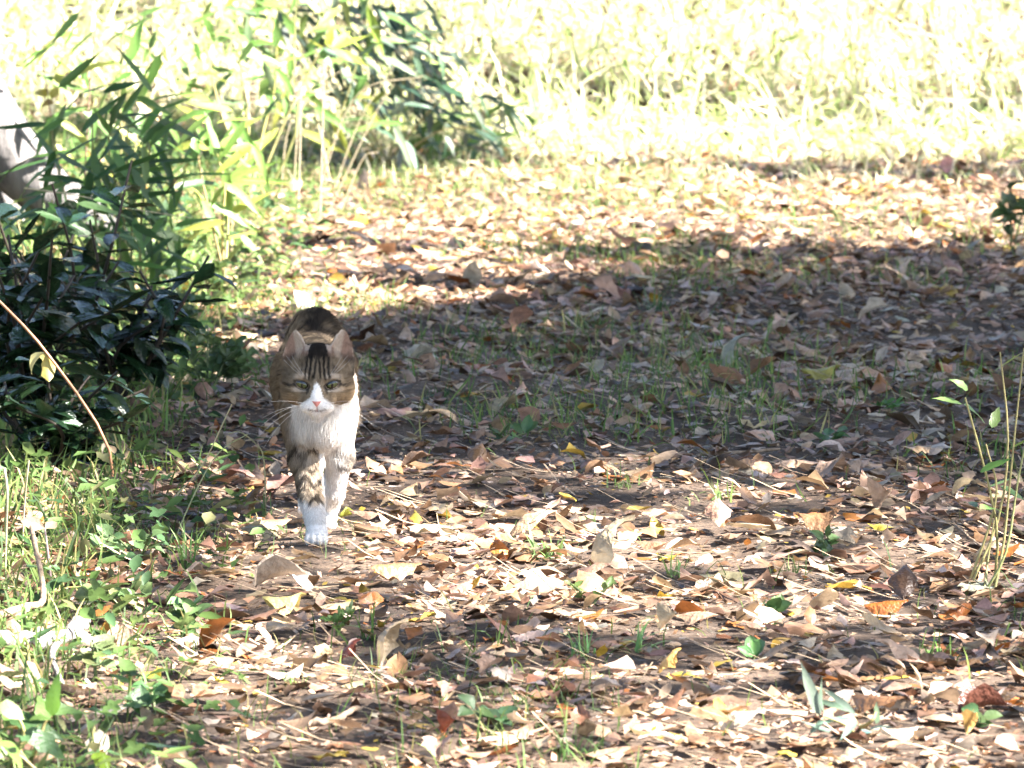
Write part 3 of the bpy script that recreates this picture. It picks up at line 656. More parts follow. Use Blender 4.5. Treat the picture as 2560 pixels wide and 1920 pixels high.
herb('green seedlings near the bottom edge by the brick red leaf', (1260, 1830), .03, .05, 9, .028, OVA, (.1, .2, .08), asp=.7, seed=13)
herb('low green herb right of the crouching straw', (2080, 1380), .035, .06, 14, .026, OVA, (.1, .2, .06), asp=.6, seed=14)
herb('green plant at the far right border of the shaded path', (2530, 640), .14, .1, 26, .045, OVA, (.08, .15, .05), asp=.45, el0=.6, seed=15)
herb('pair of fresh green leaves on the shaded path', (1270, 1110), .03, .05, 7, .04, OVA, (.09, .2, .06), asp=.6, seed=16)
herb('lobed green leaf rosette in the shade near the bamboo seedlings', (2210, 1030), .025, .03, 5, .035, PAL, (.1, .24, .05), seed=17)
herb('dark green seedlings in the shade behind the lit strip', (2060, 1130), .03, .05, 8, .032, OVA, (.07, .17, .05), asp=.6, seed=18)
herb('light green round leaved plant at the foot of the bamboo bush', (1040, 420), .1, .08, 20, .035, OVA, (.22, .34, .07), asp=.85, seed=19)
herb('green low plant near the curled red stalks', (1940, 1560), .03, .06, 9, .03, OVA, (.12, .25, .07), asp=.6, seed=20)

# --- grass tufts
def tuft(label, base, ht, nb, col, spread=.02, seed=0, lean=.5, wid=.0035):
    r = np.random.default_rng(seed + 900); b = at_g(*base); b.z -= .003
    root = empty('grass_tuft', b, label, 'grass tuft', 'tufts of grass on the path')
    for k in range(nb):
        a = r.uniform(0, 6.283); t = abs(r.normal(0, lean)); l = ht * r.uniform(.55, 1.1)
        P = b + Vector((r.normal(0, spread), r.normal(0, spread), 0)) * .5
        d = Vector((math.cos(a) * math.sin(t), math.sin(a) * math.sin(t), math.cos(t)))
        put('blade', BLM[r.integers(4)], root, P, P + d * l, wid * r.uniform(.7, 1.3), jit(col, .15), up=(-math.cos(a), -math.sin(a), .1))
TU = [((1365,1395),.055,26,(.26,.4,.14),'bright pale green grass tuft in front of the humped tan leaf'),((1686,1440),.04,18,(.26,.38,.12),'small bright grass tuft right of the hollow cream leaf'),
 ((1460,1640),.06,16,(.16,.3,.1),'wispy grass tuft behind the small yellow leaf'),((1590,1630),.055,14,(.2,.34,.12),'arching grass tuft left of the crumpled cream leaf'),
 ((918,1600),.06,9,(.1,.2,.04),'dark green grass sprout in the centre foreground soil'),((742,1730),.04,18,(.18,.3,.08),'low grass tuft in the trodden soil of the left foreground'),
 ((2337,1650),.045,26,(.14,.28,.06),'soft green grass patch below the long rust orange leaf'),((1968,1450),.045,26,(.18,.26,.08),'olive grass patch on the sunlit strip'),
 ((1763,1490),.035,10,(.24,.34,.1),'short pale grass sprig on the sunlit ground'),((470,1420),.07,20,(.14,.26,.07),'thin grass tuft left of the cat\'s front paw'),
 ((1440,1900),.045,26,(.12,.22,.06),'grass tuft cut by the bottom edge'),((1800,1250),.04,22,(.18,.26,.08),'grass tuft at the near border of the shade'),
 ((1560,1220),.04,22,(.2,.28,.1),'sunlit grass tuft at the border of the shade'),((1350,560),.06,30,(.35,.38,.14),'sunlit grass tuft at the far border of the shade'),
 ((2040,640),.06,30,(.14,.22,.06),'green grass tuft beyond the shaded litter'),((1640,780),.06,30,(.08,.15,.05),'dark grass tuft in the shaded middle of the path'),
 ((1460,830),.05,26,(.08,.14,.05),'grass tuft next to the dark brown arched leaf'),((1100,1010),.05,22,(.07,.14,.05),'shaded grass tuft right of the cat\'s chest'),
 ((660,1300),.05,14,(.12,.2,.06),'grass tuft left of the cat\'s paws'),((250,1350),.09,24,(.16,.26,.08),'long grass tuft at the foot of the red cane'),
 ((1480,1320),.03,16,(.2,.3,.1),'low grass tuft above the hollow cream leaf'),((1010,1700),.025,10,(.16,.3,.08),'tiny grass sprout below the rolled tan leaf')]
for i, (b, h, nb, c, lab) in enumerate(TU): tuft(lab, b, h, nb, c, seed=i, spread=.025 if nb > 20 else .012, wid=.0045 if i in (0, 1, 3) else .003)

# --- single stalks, canes, twigs
def stalk(name, label, cat, pts, depth, r0, r1, col, group=None, leaves=(), mat=None, ground_base=True):
    P = [at_y(px, py, depth) for px, py in pts]
    if ground_base: P[0].z = min(P[0].z, h1(P[0].x, P[0].y) + .005)
    root = empty(name, P[0], label, cat, group)
    pp = smooth_path(P, 14) - np.array(P[0])
    link('stem', mesh_np('stalk_shape', *tube(pp, np.linspace(r0, r1, 14), 6)), mat or M_stem, root, color=col)
    for (ax, ay, bx, by, wd, c) in leaves:
        put('leaf', OVA[rng.integers(3)], root, at_y(ax, ay, depth), at_y(bx, by, depth + .01), wd, c)
    return root
stalk('arching_cane', 'reddish bare cane slanting across the dark shrubs', 'cane', [(275,1290),(268,1110),(115,880),(0,755),(-60,700)], 9.1, .0022, .002, (.36, .17, .09), leaves=[(115,885,125,955,.022,(.45,.36,.1)),(113,880,50,918,.02,(.5,.45,.2)),(118,885,92,905,.016,(.42,.36,.14)),(270,1110,240,1135,.02,(.55,.48,.36)),(268,1112,285,1140,.016,(.5,.4,.28))])
stalk('grass_stalk', 'pale straw stalk slanting up beside the cat', 'stalk', [(375,1335),(440,1240),(505,1165),(580,1010)], 8.75, .0013, .0008, (.5, .42, .25))
stalk('grass_stalk', 'second thin straw stalk rising left of the cat', 'stalk', [(425,1380),(470,1270),(520,1170),(560,1120),(620,1085)], 8.6, .0011, .0006, (.38, .4, .2))
stalk('bent_stalk', 'thin stalk arching over next to the cat\'s front legs', 'stalk', [(664,1250),(660,1150),(640,1110),(600,1080),(570,1085)], 8.9, .0011, .0008, (.38, .36, .2))
stalk('seed_stalk', 'grass stalk with a seed head at the left edge', 'stalk', [(12,1480),(15,1350),(18,1230),(10,1170)], 8.2, .0012, .0022, (.45, .42, .25))
stalk('seed_stalk', 'second seed stalk in front of the dark shrub', 'stalk', [(55,1440),(60,1280),(72,1150)], 8.3, .001, .0014, (.38, .33, .2))
stalk('seedling_stem', 'pinkish white bare stem with a dry leaf at its top', 'stem', [(130,1475),(122,1400),(112,1320)], 8.1, .0016, .0013, (.6, .42, .4), leaves=[(112,1322,52,1308,.022,(.5,.38,.28)),(112,1322,145,1312,.02,(.45,.32,.22))])
stalk('grass_stalk', 'long bent straw crossing the dark bamboo', 'stalk', [(60,470),(200,490),(320,520),(480,545)], 11.3, .0016, .0009, (.5, .42, .26), ground_base=False)
stalk('brown_stem', 'tall thin brown stem rising to the top edge', 'stem', [(210,480),(222,260),(238,80),(245,-40)], 12.6, .0018, .001, (.24, .15, .11), ground_base=False)
stalk('brown_stem', 'thin reddish stem with two withered yellow leaves by the trunk', 'stem', [(150,430),(130,300),(105,150)], 12.5, .0015, .001, (.2, .13, .09), leaves=[(115,245,95,215,.03,(.35,.3,.05)),(128,250,150,220,.028,(.36,.32,.06)),(120,245,120,275,.03,(.25,.19,.06))], ground_base=False)
stalk('bamboo_culm', 'leaning olive bamboo cane on the bright bank', 'cane', [(2140,260),(2165,140),(2200,-30)], 16.2, .004, .0035, (.34, .33, .13))
stalk('bamboo_culm', 'upright thin bamboo cane on the bright bank', 'cane', [(2150,200),(2158,100),(2170,-30)], 16.4, .0025, .002, (.36, .36, .16))
stalk('bamboo_culm', 'brown bare cane nearest the top right corner', 'cane', [(2288,250),(2294,110),(2302,-30)], 16.4, .003, .0025, (.4, .3, .2))
for i, (a, lab) in enumerate((([(800,420),(808,260),(812,150)], 'foxtail grass with fluffy head beside the dark bamboo bush'), ([(745,420),(752,260),(746,185)], 'paler foxtail grass leaning over the bright verge'))):
    rt = stalk('foxtail_grass', lab, 'grass stalk', a, 13.6, .0013, .0011, (.55, .46, .32), 'foxtail grass on the verge')
    top = at_y(*a[2], 13.6); b2 = at_y(a[2][0] - 5, a[2][1] + 65, 13.6)
    hv = []
    for k in range(160):
        P = top.lerp(b2, rng.random()); d = Vector((rng.normal(), rng.normal(), rng.normal(.6, .5))).normalized() * .012
        hv.append(tube([P - rt.location, P + d - rt.location], [.0007, .0002], 3))
    link('seed_head', mesh_np('seed_head', *merge(hv)), M_stem, rt, color=(.6, .5, .38))
for i, (a, d, lab) in enumerate((([(700,430),(730,300),(850,210)], 14.2, 'straw coloured grass blade leaning right on the bright verge'), ([(830,430),(900,300),(985,165)], 14.3, 'long straw stalk in front of the dark bamboo bush'), ([(790,440),(890,240),(1060,190)], 14.2, 'arched dry bamboo twig crossing the dark bush'), ([(820,460),(930,300),(985,210)], 14.0, 'dry grass stalk rising to the bush'), ([(845,470),(905,400),(945,380)], 13.9, 'short bent straw at the foot of the bush'), ([(730,440),(760,250),(865,170)], 14.1, 'thin pale stalk tallest on the bright verge'))):
    stalk('dry_stalk', lab, 'stalk', a, d, .0014, .0008, (.5, .42, .28), 'dry stalks on the bright verge')
# fallen twigs
def twig(label, pts, r0, r1, mat=None, name='fallen_twig', cat='twig', lift=.006, z0=0.):
    P = [at_g(px, py) for px, py in pts]
    for p in P: p.z = h1(p.x, p.y) + lift + r0
    root = empty(name, P[0], label, cat, 'twigs lying on the path' if name == 'fallen_twig' else None)
    pp = smooth_path(P, 16); pp[:, 2] += rng.normal(0, r0 * .25, 16)
    link('stem', mesh_np('twig_shape', *tube(pp - np.array(P[0]), np.linspace(r0, r1, 16) * (1 + .12 * rng.normal(size=16)), 8)), mat or M_twig, root)
    return root
fb = twig('white weathered fallen branch at the left edge', [(-60,1645),(60,1650),(160,1632),(215,1590)], .013, .009, M_white_wood, 'fallen_branch', 'branch', .01)
Pb = [at(-40,1600), at(60,1588), at(110,1572), at(80,1515)]
for p, zz in zip(Pb, (.02, .035, .045, .1)): p.z = h1(p.x, p.y) + zz
link('side_branch', mesh_np('side_branch', *tube(smooth_path(Pb, 12) - np.array(fb.location), np.linspace(.006, .003, 12), 7)), M_twig, fb)
Pb = [at(150,1640), at(130,1700), at(160,1760)]
for p, zz in zip(Pb, (.02, .02, .015)): p.z = h1(p.x, p.y) + zz
link('side_branch', mesh_np('side_branch', *tube(smooth_path(Pb, 10) - np.array(fb.location), np.linspace(.005, .003, 10), 7)), M_white_wood, fb)
TW = [('pale twig lying across the soil left of the cat\'s paws', [(615,1328),(700,1322),(770,1318)], .004), ('straight stick on the soil behind the cat\'s front paw', [(560,1212),(640,1214),(705,1210)], .0035), ('long straw coloured stick in the shade near the bamboo seedlings', [(2270,1180),(2330,1200),(2440,1198)], .004),
 ('bent pale twig on the shaded path', [(1750,1150),(1850,1146),(1950,1140)], .0035), ('thin twig crossing the lit strip', [(2100,1520),(2180,1555),(2330,1552)], .0025), ('short twig in the centre foreground', [(690,1640),(720,1620),(745,1600)], .002), ('curved twig under the orange yellow leaf', [(1310,1690),(1390,1695),(1440,1665)], .0025),
 ('grey twig near the bottom edge', [(770,1830),(830,1825),(900,1790)], .005), ('thin twig right of the cat on shaded ground', [(1150,1000),(1230,990),(1330,1000)], .0025), ('twig in the shade below the whitish curled leaf', [(1850,755),(1900,770),(1960,790)], .003), ('slanting twig above the long rust orange leaf', [(2380,1320),(2420,1360),(2460,1385)], .0022), ('thin brown twig on the bright far litter', [(1900,560),(2000,556),(2080,548)], .003)]
for lab, pts, r0 in TW: twig(lab, pts, r0, r0 * .6)

# ------------------------------------------------------------------ trees
SUNV = np.array(TOSUN)
def leaf_cloud(n, centre, radii, clumps, csize, lsize, seed, col, gaps, shapes):
    r = np.random.default_rng(seed)
    d = r.normal(size=(clumps, 3)); d /= np.linalg.norm(d, axis=1)[:, None]
    cc = np.array(centre) + d * np.array(radii) * (r.random((clumps, 1)) ** .45)
    p = cc[r.integers(0, clumps, n)] + r.normal(size=(n, 3)) * csize
    for (g, rad) in gaps:                                          # leaves cleared along sun lines so light reaches chosen spots
        v = p - np.array(g); t = v @ SUNV; dist = np.linalg.norm(v - t[:, None] * SUNV, axis=1); p = p[dist > rad]
    n = len(p)
    c = np.array(col) * np.exp(r.normal(0, .2, (n, 1)))
    return instance(shapes, r.integers(0, 3, n), rot_mats(r.uniform(0, 6.3, n), np.abs(r.normal(.3, .5, n)), r.uniform(0, 6.3, n)), lsize * r.uniform(.7, 1.3, n), p, c), cc
SHQ = [leaf_grid(2, 1, lambda t: np.sin(np.pi * (t * .9 + .05)), b, 0, .2, 0, 0, 20 + i, .6) for i, b in enumerate((-.5, .3, -.9))]
SHL = [leaf_grid(3, 2, o_ovate, b, .2, .2, .03, .2, 20 + i, .6) for i, b in enumerate((-.5, .3, -.9))]
def tree(label, base, centre, radii, nleaf, clumps, csize, lsize, seed, trunk_r, mat=M_bark, gaps=(), col=(.09, .13, .04), group='trees beside the path', clump=None, shapes=None):
    r = np.random.default_rng(seed); b = Vector((base[0], base[1], h1(*base)))
    root = empty('tree', b, label, 'tree', group); o = np.array(b)
    c = np.array(centre)
    mid = [(np.array(b) * (1 - t) + np.array([c[0], c[1], c[2]]) * t) + r.normal(0, .05, 3) * [1, 1, 0] for t in (.3, .65)]
    pth = smooth_path([b - Vector((0, 0, .1)), *mid, c], 24); fl = np.linspace(1, .28, 24); fl[:5] += np.array([.55, .3, .16, .08, .03])
    V, Q = tube(pth - o, trunk_r * fl, 32); V += ((vnoise(V * [1, 1, .25], 24) - .5) * .5 + (vnoise(V, 9) - .5) * .35)[:, None] * trunk_r * np.array([1, 1, 0])
    link('trunk', mesh_np('trunk', V, Q), mat, root)
    (V, Q, C), cc = leaf_cloud(nleaf, centre, radii, clumps, csize, lsize, seed, col, gaps, shapes or SHL)
    if clump is not None:                                          # unseen leaf clusters added on sun lines to shade parts of the cat
      for c_, s_, m_ in clump:
        p_ = np.array(c_) + r.normal(size=(m_, 3)) * s_
        V2, Q2, C2 = instance(SHL, r.integers(0, 3, m_), rot_mats(r.uniform(0, 6.3, m_), np.abs(r.normal(.3, .5, m_)), r.uniform(0, 6.3, m_)), lsize * .8 * r.uniform(.7, 1.2, m_), p_, np.array(col) * np.ones((m_, 1)))
        V, Q, C = np.vstack([V, V2]), np.vstack([Q, Q2 + len(V)]), np.vstack([C, C2]); cc[m_ % 2] = c_
    for k in range(min(14, clumps)):
        s = pth[14 + k % 9]; e = cc[k]; m_ = (s + e) / 2 + [0, 0, -.1]
        link('limb', mesh_np('limb', *tube(smooth_path([s, m_, e], 10) - o, np.linspace(trunk_r * .28, .008, 10), 6)), mat, root)
    link('crown', mesh_np('crown', V - o, Q, C), M_canopy, root)
    return root
def aim(gx_, gy_, z, gz=0.):                                     # point at height z that shades the ground point
    t = (z - gz) / TOSUN.z; return (gx_ + TOSUN.x * t, gy_ + TOSUN.y * t, z)
c1 = aim(.85, 10.95, 3.9)
tree('dense roadside tree whose crown shades the middle of the path', (c1[0] + .3, c1[1] + .2), c1, (1.5, 1.5, 1.25), 16000, 84, .25, .12, 5, .13, gaps=[((-.56, 12.0, .34), .26), ((-.62, 12.4, .1), .25), ((-.5, 11.7, 0), .22), ((-.56, 11.1, .06), .2), ((-.6, 10.5, .05), .12), ((-.32, 12.2, 0), .28), ((-.1, 12.6, 0), .25)] + [(tuple(at_g(px, py)), rr) for px, py, rr in ((1330,835,.075),(2120,800,.07),(1880,835,.08),(2450,880,.07),(1650,860,.06),(2200,700,.08),(1230,700,.09),(1000,760,.08),(1440,980,.05),(2330,1010,.05))])
c2 = aim(.3, 7.5, 4.2)
tree('open crowned tree that dapples the foreground', (c2[0] + .3, c2[1] - .3), c2, (1.6, 1.25, 1.2), 1500, 56, .17, .10, 6, .11, gaps=[((-.62, 7.5, 0), .3), ((.2, 7.9, 0), .22), ((.7, 7.2, 0), .2), (tuple(PAW + Vector((-.01, .03, .145))), .055), (tuple(PAW + Vector((.05, .10, .17))), .045), (tuple(PAW + Vector((.03, .14, .08))), .04)],
     clump=[(tuple(PAW + Vector((.0, -.01, .265)) + TOSUN * 6.0), .034, 70), (tuple(PAW + Vector((-.01, 0, .03)) + TOSUN * 5.4), .025, 36), (tuple(PAW + Vector((-.012, .40, .27)) + TOSUN * 5.7), .045, 70), (tuple(PAW + Vector((0, .12, .275)) + TOSUN * 5.6), .05, 26)])
c1b = aim(.55, 9.15, 4.4)
tree('thin tree whose loose twigs dapple the near border of the shade', (c1b[0] + .2, c1b[1] - .2), c1b, (1.5, .75, .8), 1100, 46, .13, .1, 15, .07, gaps=[(tuple(PAW + Vector((-.01, .03, .145))), .06), (tuple(PAW + Vector((.05, .10, .17))), .05), ((-.75, 8.7, 0), .25)])
c1c = aim(.5, 12.75, 4.2)
tree('thin tree whose loose twigs dapple the far border of the shade', (c1c[0] + .2, c1c[1] + .2), c1c, (1.3, .6, .7), 700, 40, .13, .1, 16, .07, gaps=[((-.56, 12.0, .34), .3), ((-.6, 12.6, .1), .3), ((-.35, 13.0, 0), .3), ((-.3, 12.3, 0), .3)])
c3 = aim(1.75, 14.8, 3.2)
tree('small tree that shades the far border of the path', (c3[0] + .2, c3[1]), c3, (.9, .4, .5), 1000, 24, .16, .11, 7, .07)
c4 = aim(-.22, 15.15, 3.0, .45)  # unseen crown added to keep the sun off the bush
tree('unseen slim tree added to shade the dark bamboo bush', (c4[0] + .2, c4[1]), c4, (.42, .42, .34), 1300, 20, .1, .11, 9, .06)
c5 = aim(-1.02, 11.4, 3.3, .18)  # unseen crown added to keep the sun off the bamboo clump
tree('unseen slim tree added to shade the dark bamboo clump', (c5[0] + .2, c5[1]), c5, (.34, .36, .3), 1300, 20, .1, .11, 10, .06)
c6 = aim(-.78, 9.75, 3.4, .18)  # unseen crown added to keep the sun off the shrubs
tree('unseen slim leafy tree added to shade the glossy shrubs', (c6[0] + .2, c6[1] - .1), c6, (.36, .46, .4), 2000, 24, .1, .11, 12, .06)
OVER = [((-3.4, 8.6), (-1.4, 8.2, 9.0), 'unseen tall tree left of the cat, added to block sky light'), ((-3.6, 12.2), (-1.2, 11.8, 9.4), 'unseen tall tree left of the shaded path, added to block sky light'), ((-3.8, 15.4), (-1.6, 15.2, 9.2), 'unseen tall tree behind the pale trunk, added to block sky light'),
        ((3.4, 5.2), (1.6, 6.2, 9.3), 'unseen tall tree beside the viewer, added to block sky light'), ((4.4, 8.6), (2.4, 9.0, 9.8), 'unseen tall tree right of the cat, added to block sky light'), ((4.6, 11.6), (2.2, 12.4, 9.5), 'unseen tall tree right of the shaded path, added to block sky light'), ((4.2, 15.2), (2.0, 15.6, 9.6), 'unseen tall tree near the bank, added to block sky light'),
        ((6.2, 10.4), (5.4, 10.6, 10.2), 'unseen tallest tree right of the path, added to block sky light'), ((-4.6, 6.2), (-3.4, 5.6, 6.2), 'unseen leafy tree left of the viewer, added to block sky light'), ((-5.0, 10.8), (-4.2, 10.6, 5.4), 'unseen leafy tree behind the dark shrubs, added to block sky light'), ((-.9, 3.2), (-.6, 3.4, 8.6), 'unseen tall tree behind the viewer, added to block sky light')]
for i, (b_, c_, lab) in enumerate(OVER): tree(lab, b_, c_, (2.1, 2.1, .9) if c_[2] > 7 else (1.5, 2.2, 1.6), 7500, 110, .34, .2, 30 + i, .13, shapes=SHQ)  # crowns added out of view to block sky light and deepen the shade
# pale trunk at the left edge with roots
bx_, by_ = -1.28, 12.9
tb = tree('pale grey tree trunk with flaring roots at the left edge', (bx_, by_), (-1.55, 13.3, 4.8), (1.2, 1.2, .9), 2200, 40, .25, .11, 8, .17, M_pale_bark, group=None)
for a, l in ((-.35, .62), (-1.3, .5), (.5, .55), (2.6, .5), (4.0, .5)):
    pts = []
    for t in np.linspace(0, 1, 9):
        rr = .12 + l * t; x_, y_ = bx_ + math.cos(a) * rr, by_ + math.sin(a) * rr
        pts.append((x_ - bx_, y_ - by_, h1(x_, y_) - tb.location.z + .30 * (1 - t) ** 2.6 + .0 - .02 * t))
    link('root', mesh_np('root', *tube(pts, np.linspace(.085, .012, 9), 9)), M_pale_bark, tb)
#CATPART
# ------------------------------------------------------------------ the cat
CAT = at_g(792, 1364); CAT.z += .003      # under the planted front paw; local axes: x picture right, y away, z up
VOX = .002
LO, HI = np.array([-.10, -.10, -.012]), np.array([.10, .60, .325])
DIM = np.ceil((HI - LO) / VOX).astype(int)
F = np.full(DIM, .04, np.float32)
def sub(lo, hi, mar=.03):
    a = np.clip(np.floor((np.array(lo) - mar - LO) / VOX).astype(int), 0, DIM); b = np.clip(np.ceil((np.array(hi) + mar - LO) / VOX).astype(int), 0, DIM)
    sl_ = tuple(slice(a[i], b[i]) for i in range(3))
    g = np.meshgrid(*[LO[i] + VOX * np.arange(a[i], b[i]) for i in range(3)], indexing='ij')
    return sl_, [q.astype(np.float32) for q in g]
def smin(a, b, k):
    h = np.clip(.5 + .5 * (b - a) / k, 0, 1); return b * (1 - h) + a * h - k * h * (1 - h)
OFF = np.zeros(3); HOFF = .0045
def ell(c, r, k=.012, cut=False):
    c, r = np.array(c) + OFF, np.array(r); sl_, (X, Y, Z) = sub(c - r, c + r)
    u, v, w_ = (X - c[0]), (Y - c[1]), (Z - c[2])
    k0 = np.sqrt((u / r[0]) ** 2 + (v / r[1]) ** 2 + (w_ / r[2]) ** 2) + 1e-6
    k1 = np.sqrt((u / r[0] ** 2) ** 2 + (v / r[1] ** 2) ** 2 + (w_ / r[2] ** 2) ** 2) + 1e-6
    d = k0 * (k0 - 1) / k1
    F[sl_] = -smin(-F[sl_], d, k) if cut else smin(F[sl_], d, k)
def cone(a, b, ra, rb, k=.012):
    a, b = np.array(a) + OFF, np.array(b) + OFF; rm = max(ra, rb); sl_, (X, Y, Z) = sub(np.minimum(a, b) - rm, np.maximum(a, b) + rm)
    ab = b - a; t = np.clip(((X - a[0]) * ab[0] + (Y - a[1]) * ab[1] + (Z - a[2]) * ab[2]) / (ab @ ab), 0, 1)
    d = np.sqrt((X - a[0] - t * ab[0]) ** 2 + (Y - a[1] - t * ab[1]) ** 2 + (Z - a[2] - t * ab[2]) ** 2) - (ra + (rb - ra) * t)
    F[sl_] = smin(F[sl_], d, k)
# trunk: deep chest, belly, rump
ell((.003, .095, .178), (.047, .055, .062), .02)
ell((-.0105, .19, .196), (.0555, .10, .071), .03)
ell((-.0170, .29, .196), (.0560, .09, .066), .03)
ell((-.0145, .395, .219), (.046, .075, .069), .03)
cone((.003, .10, .215), (.003, .02, .228), .046, .038, .02)
ell((.004, .045, .172), (.036, .035, .045), .02)                      # breast
# planted front leg
cone((-.022, .085, .172), (-.0165, .066, .108), .032, .0212, .015)
cone((-.0165, .066, .108), (-.008, .034, .056), .0208, .0160, .01)
cone((-.008, .034, .056), (-.001, .008, .026), .0156, .0138, .008)
ell((0, -.001, .0135), (.0155, .020, .0135), .008)
for tx, ty in ((-.0115, -.019), (-.004, -.0235), (.004, -.0235), (.0115, -.019)): ell((tx, ty - .002, .0085), (.0046, .0095, .0085), .0012)
# trailing front leg, paw just leaving the ground
cone((.021, .09, .172), (.0265, .105, .108), .029, .0200, .015)
cone((.0270, .105, .108), (.0225, .120, .056), .0200, .0118, .01)
cone((.0225, .120, .056), (.0135, .150, .022), .0115, .0100, .008)
ell((.0115, .146, .0135), (.0120, .019, .0110), .007)
for tx, ty in ((.003, .132), (.009, .1275), (.015, .1275), (.020, .132)): ell((tx, ty, .0085), (.0042, .0075, .0065), .002)
# hind legs: thigh, knee forward, hock back, upright shank
for sx, kx, ky, hx, hy, px_, py_ in ((-.028, -.031, .335, -.030, .385, -.0225, .30), (.010, .020, .37, .014, .50, .006, .44)):
    cone((sx, .40, .20), (kx, ky, .135), .034, .027, .02)
    cone((kx, ky, .135), (hx, hy, .072), .027, .0135, .012)
    cone((hx, hy, .072), (px_, py_ + .03, .022), .0125, .0115, .008)
    ell((px_, py_ + .008, .012), (.0145, .026, .0115), .007)
    for q in (-.0095, -.003, .003, .0095): ell((px_ + q, py_ - .015 + abs(q) * .4, .008), (.0045, .007, .0065), .002)
# tail held low behind
for a, b, ra, rb in (((-.010, .455, .235), (-.006, .50, .205), .017, .014), ((-.006, .50, .205), (0, .545, .15), .014, .0125), ((0, .545, .15), (.004, .575, .10), .0125, .010)): cone(a, b, ra, rb, .012)
# head
HX = .0025
OFF = np.array([0, 0, -HOFF])
ell((HX, .014, .2395), (.0425, .047, .0425), .012)
for s in (-1, 1):
    ell((HX + s * .0270, -.010, .2235), (.0215, .028, .0235), .012)      # cheeks
    ell((HX + s * .0098, -.0490, .2020), (.0122, .0120, .0098), .006)    # whisker pads
    ell((HX + s * .018, -.030, .2435), (.013, .012, .008), .008)         # brows
ell((HX, -.034, .208), (.0235, .023, .0175), .01)
ell((HX, -.0440, .1925), (.0100, .0115, .0082), .006)                     # chin
cone((HX, -.028, .242), (HX, -.055, .2135), .0125, .0080, .008)          # bridge
ell((HX, -.0575, .2090), (.0068, .0050, .0046), .003)
for s in (-1, 1): ell((HX + s * .0205, -.050, .2318), (.0098, .0085, .0060), .004, cut=True)
# ears: thin cupped shells
EARS = []
for s in (-1, 1):
    A = np.array([HX + s * .0272, .010, .2535]) + OFF; T = np.array([HX + s * .0385, .018, .3010]) + OFF if s > 0 else np.array([HX + s * .0360, .018, .3000]) + OFF
    vax = T - A; LV = np.linalg.norm(vax); vax /= LV
    uax = np.cross(vax, [s * .30, -1, .05]); uax /= np.linalg.norm(uax); wax = np.cross(uax, vax)   # wax points roughly forward or back
    if wax[1] > 0: wax = -wax
    EARS.append((A, vax, uax, wax, LV))
    sl_, (X, Y, Z) = sub(np.minimum(A, T) - .02, np.maximum(A, T) + .02, .01)
    P = np.stack([X - A[0], Y - A[1], Z - A[2]], -1)
    u, v, w_ = P @ uax, P @ vax, P @ wax; u = u + .004 * s * np.clip(v / LV, 0, 1) ** 2 * np.sign(uax[0])
    hw = (.0218 * np.clip(1 - (np.clip(v, 0, LV) / LV) ** 1.35, 0, 1) ** .62)
    d = np.maximum(np.abs(w_ - 16 * u * u + .002) - (.0016 + .0018 * np.clip(1 - v / LV, 0, 1)), np.maximum((np.abs(u) - hw) * .75, np.maximum(-v - .012, v - LV)))
    F[sl_] = smin(F[sl_], d.astype(np.float32), .004)
    cone((A[0], .022, .252), (A[0] + s * .004, .020, .274), .016, .006, .008)
OFF = np.zeros(3)
grid = openvdb.FloatGrid(.04); grid.copyFromArray(F)
pts, quads = grid.convertToQuads(0.0)
BV = np.array(pts, float) * VOX + LO if np.abs(pts).max() > 5 else np.array(pts, float) + LO
BQ = np.array(quads, int)
# a little smoothing
e = np.concatenate([BQ[:, [0, 1]], BQ[:, [1, 2]], BQ[:, [2, 3]], BQ[:, [3, 0]]])
deg = np.zeros(len(BV)); np.add.at(deg, e[:, 0], 1); np.add.at(deg, e[:, 1], 1)
for _ in range(3):
    S = np.zeros_like(BV); np.add.at(S, e[:, 0], BV[e[:, 1]]); np.add.at(S, e[:, 1], BV[e[:, 0]])
    BV = BV * .5 + .5 * S / deg[:, None]
fn = np.cross(BV[BQ[:, 2]] - BV[BQ[:, 0]], BV[BQ[:, 3]] - BV[BQ[:, 1]])
if (fn * (BV[BQ].mean(1) - BV[BQ].mean((0, 1)))).sum() < 0: BQ = BQ[:, ::-1]; fn = -fn
BN = np.zeros_like(BV)
for k in range(4): np.add.at(BN, BQ[:, k], fn)
BN /= np.linalg.norm(BN, axis=1)[:, None] + 1e-12
print('cat', len(BV), BV.min(0), BV.max(0))

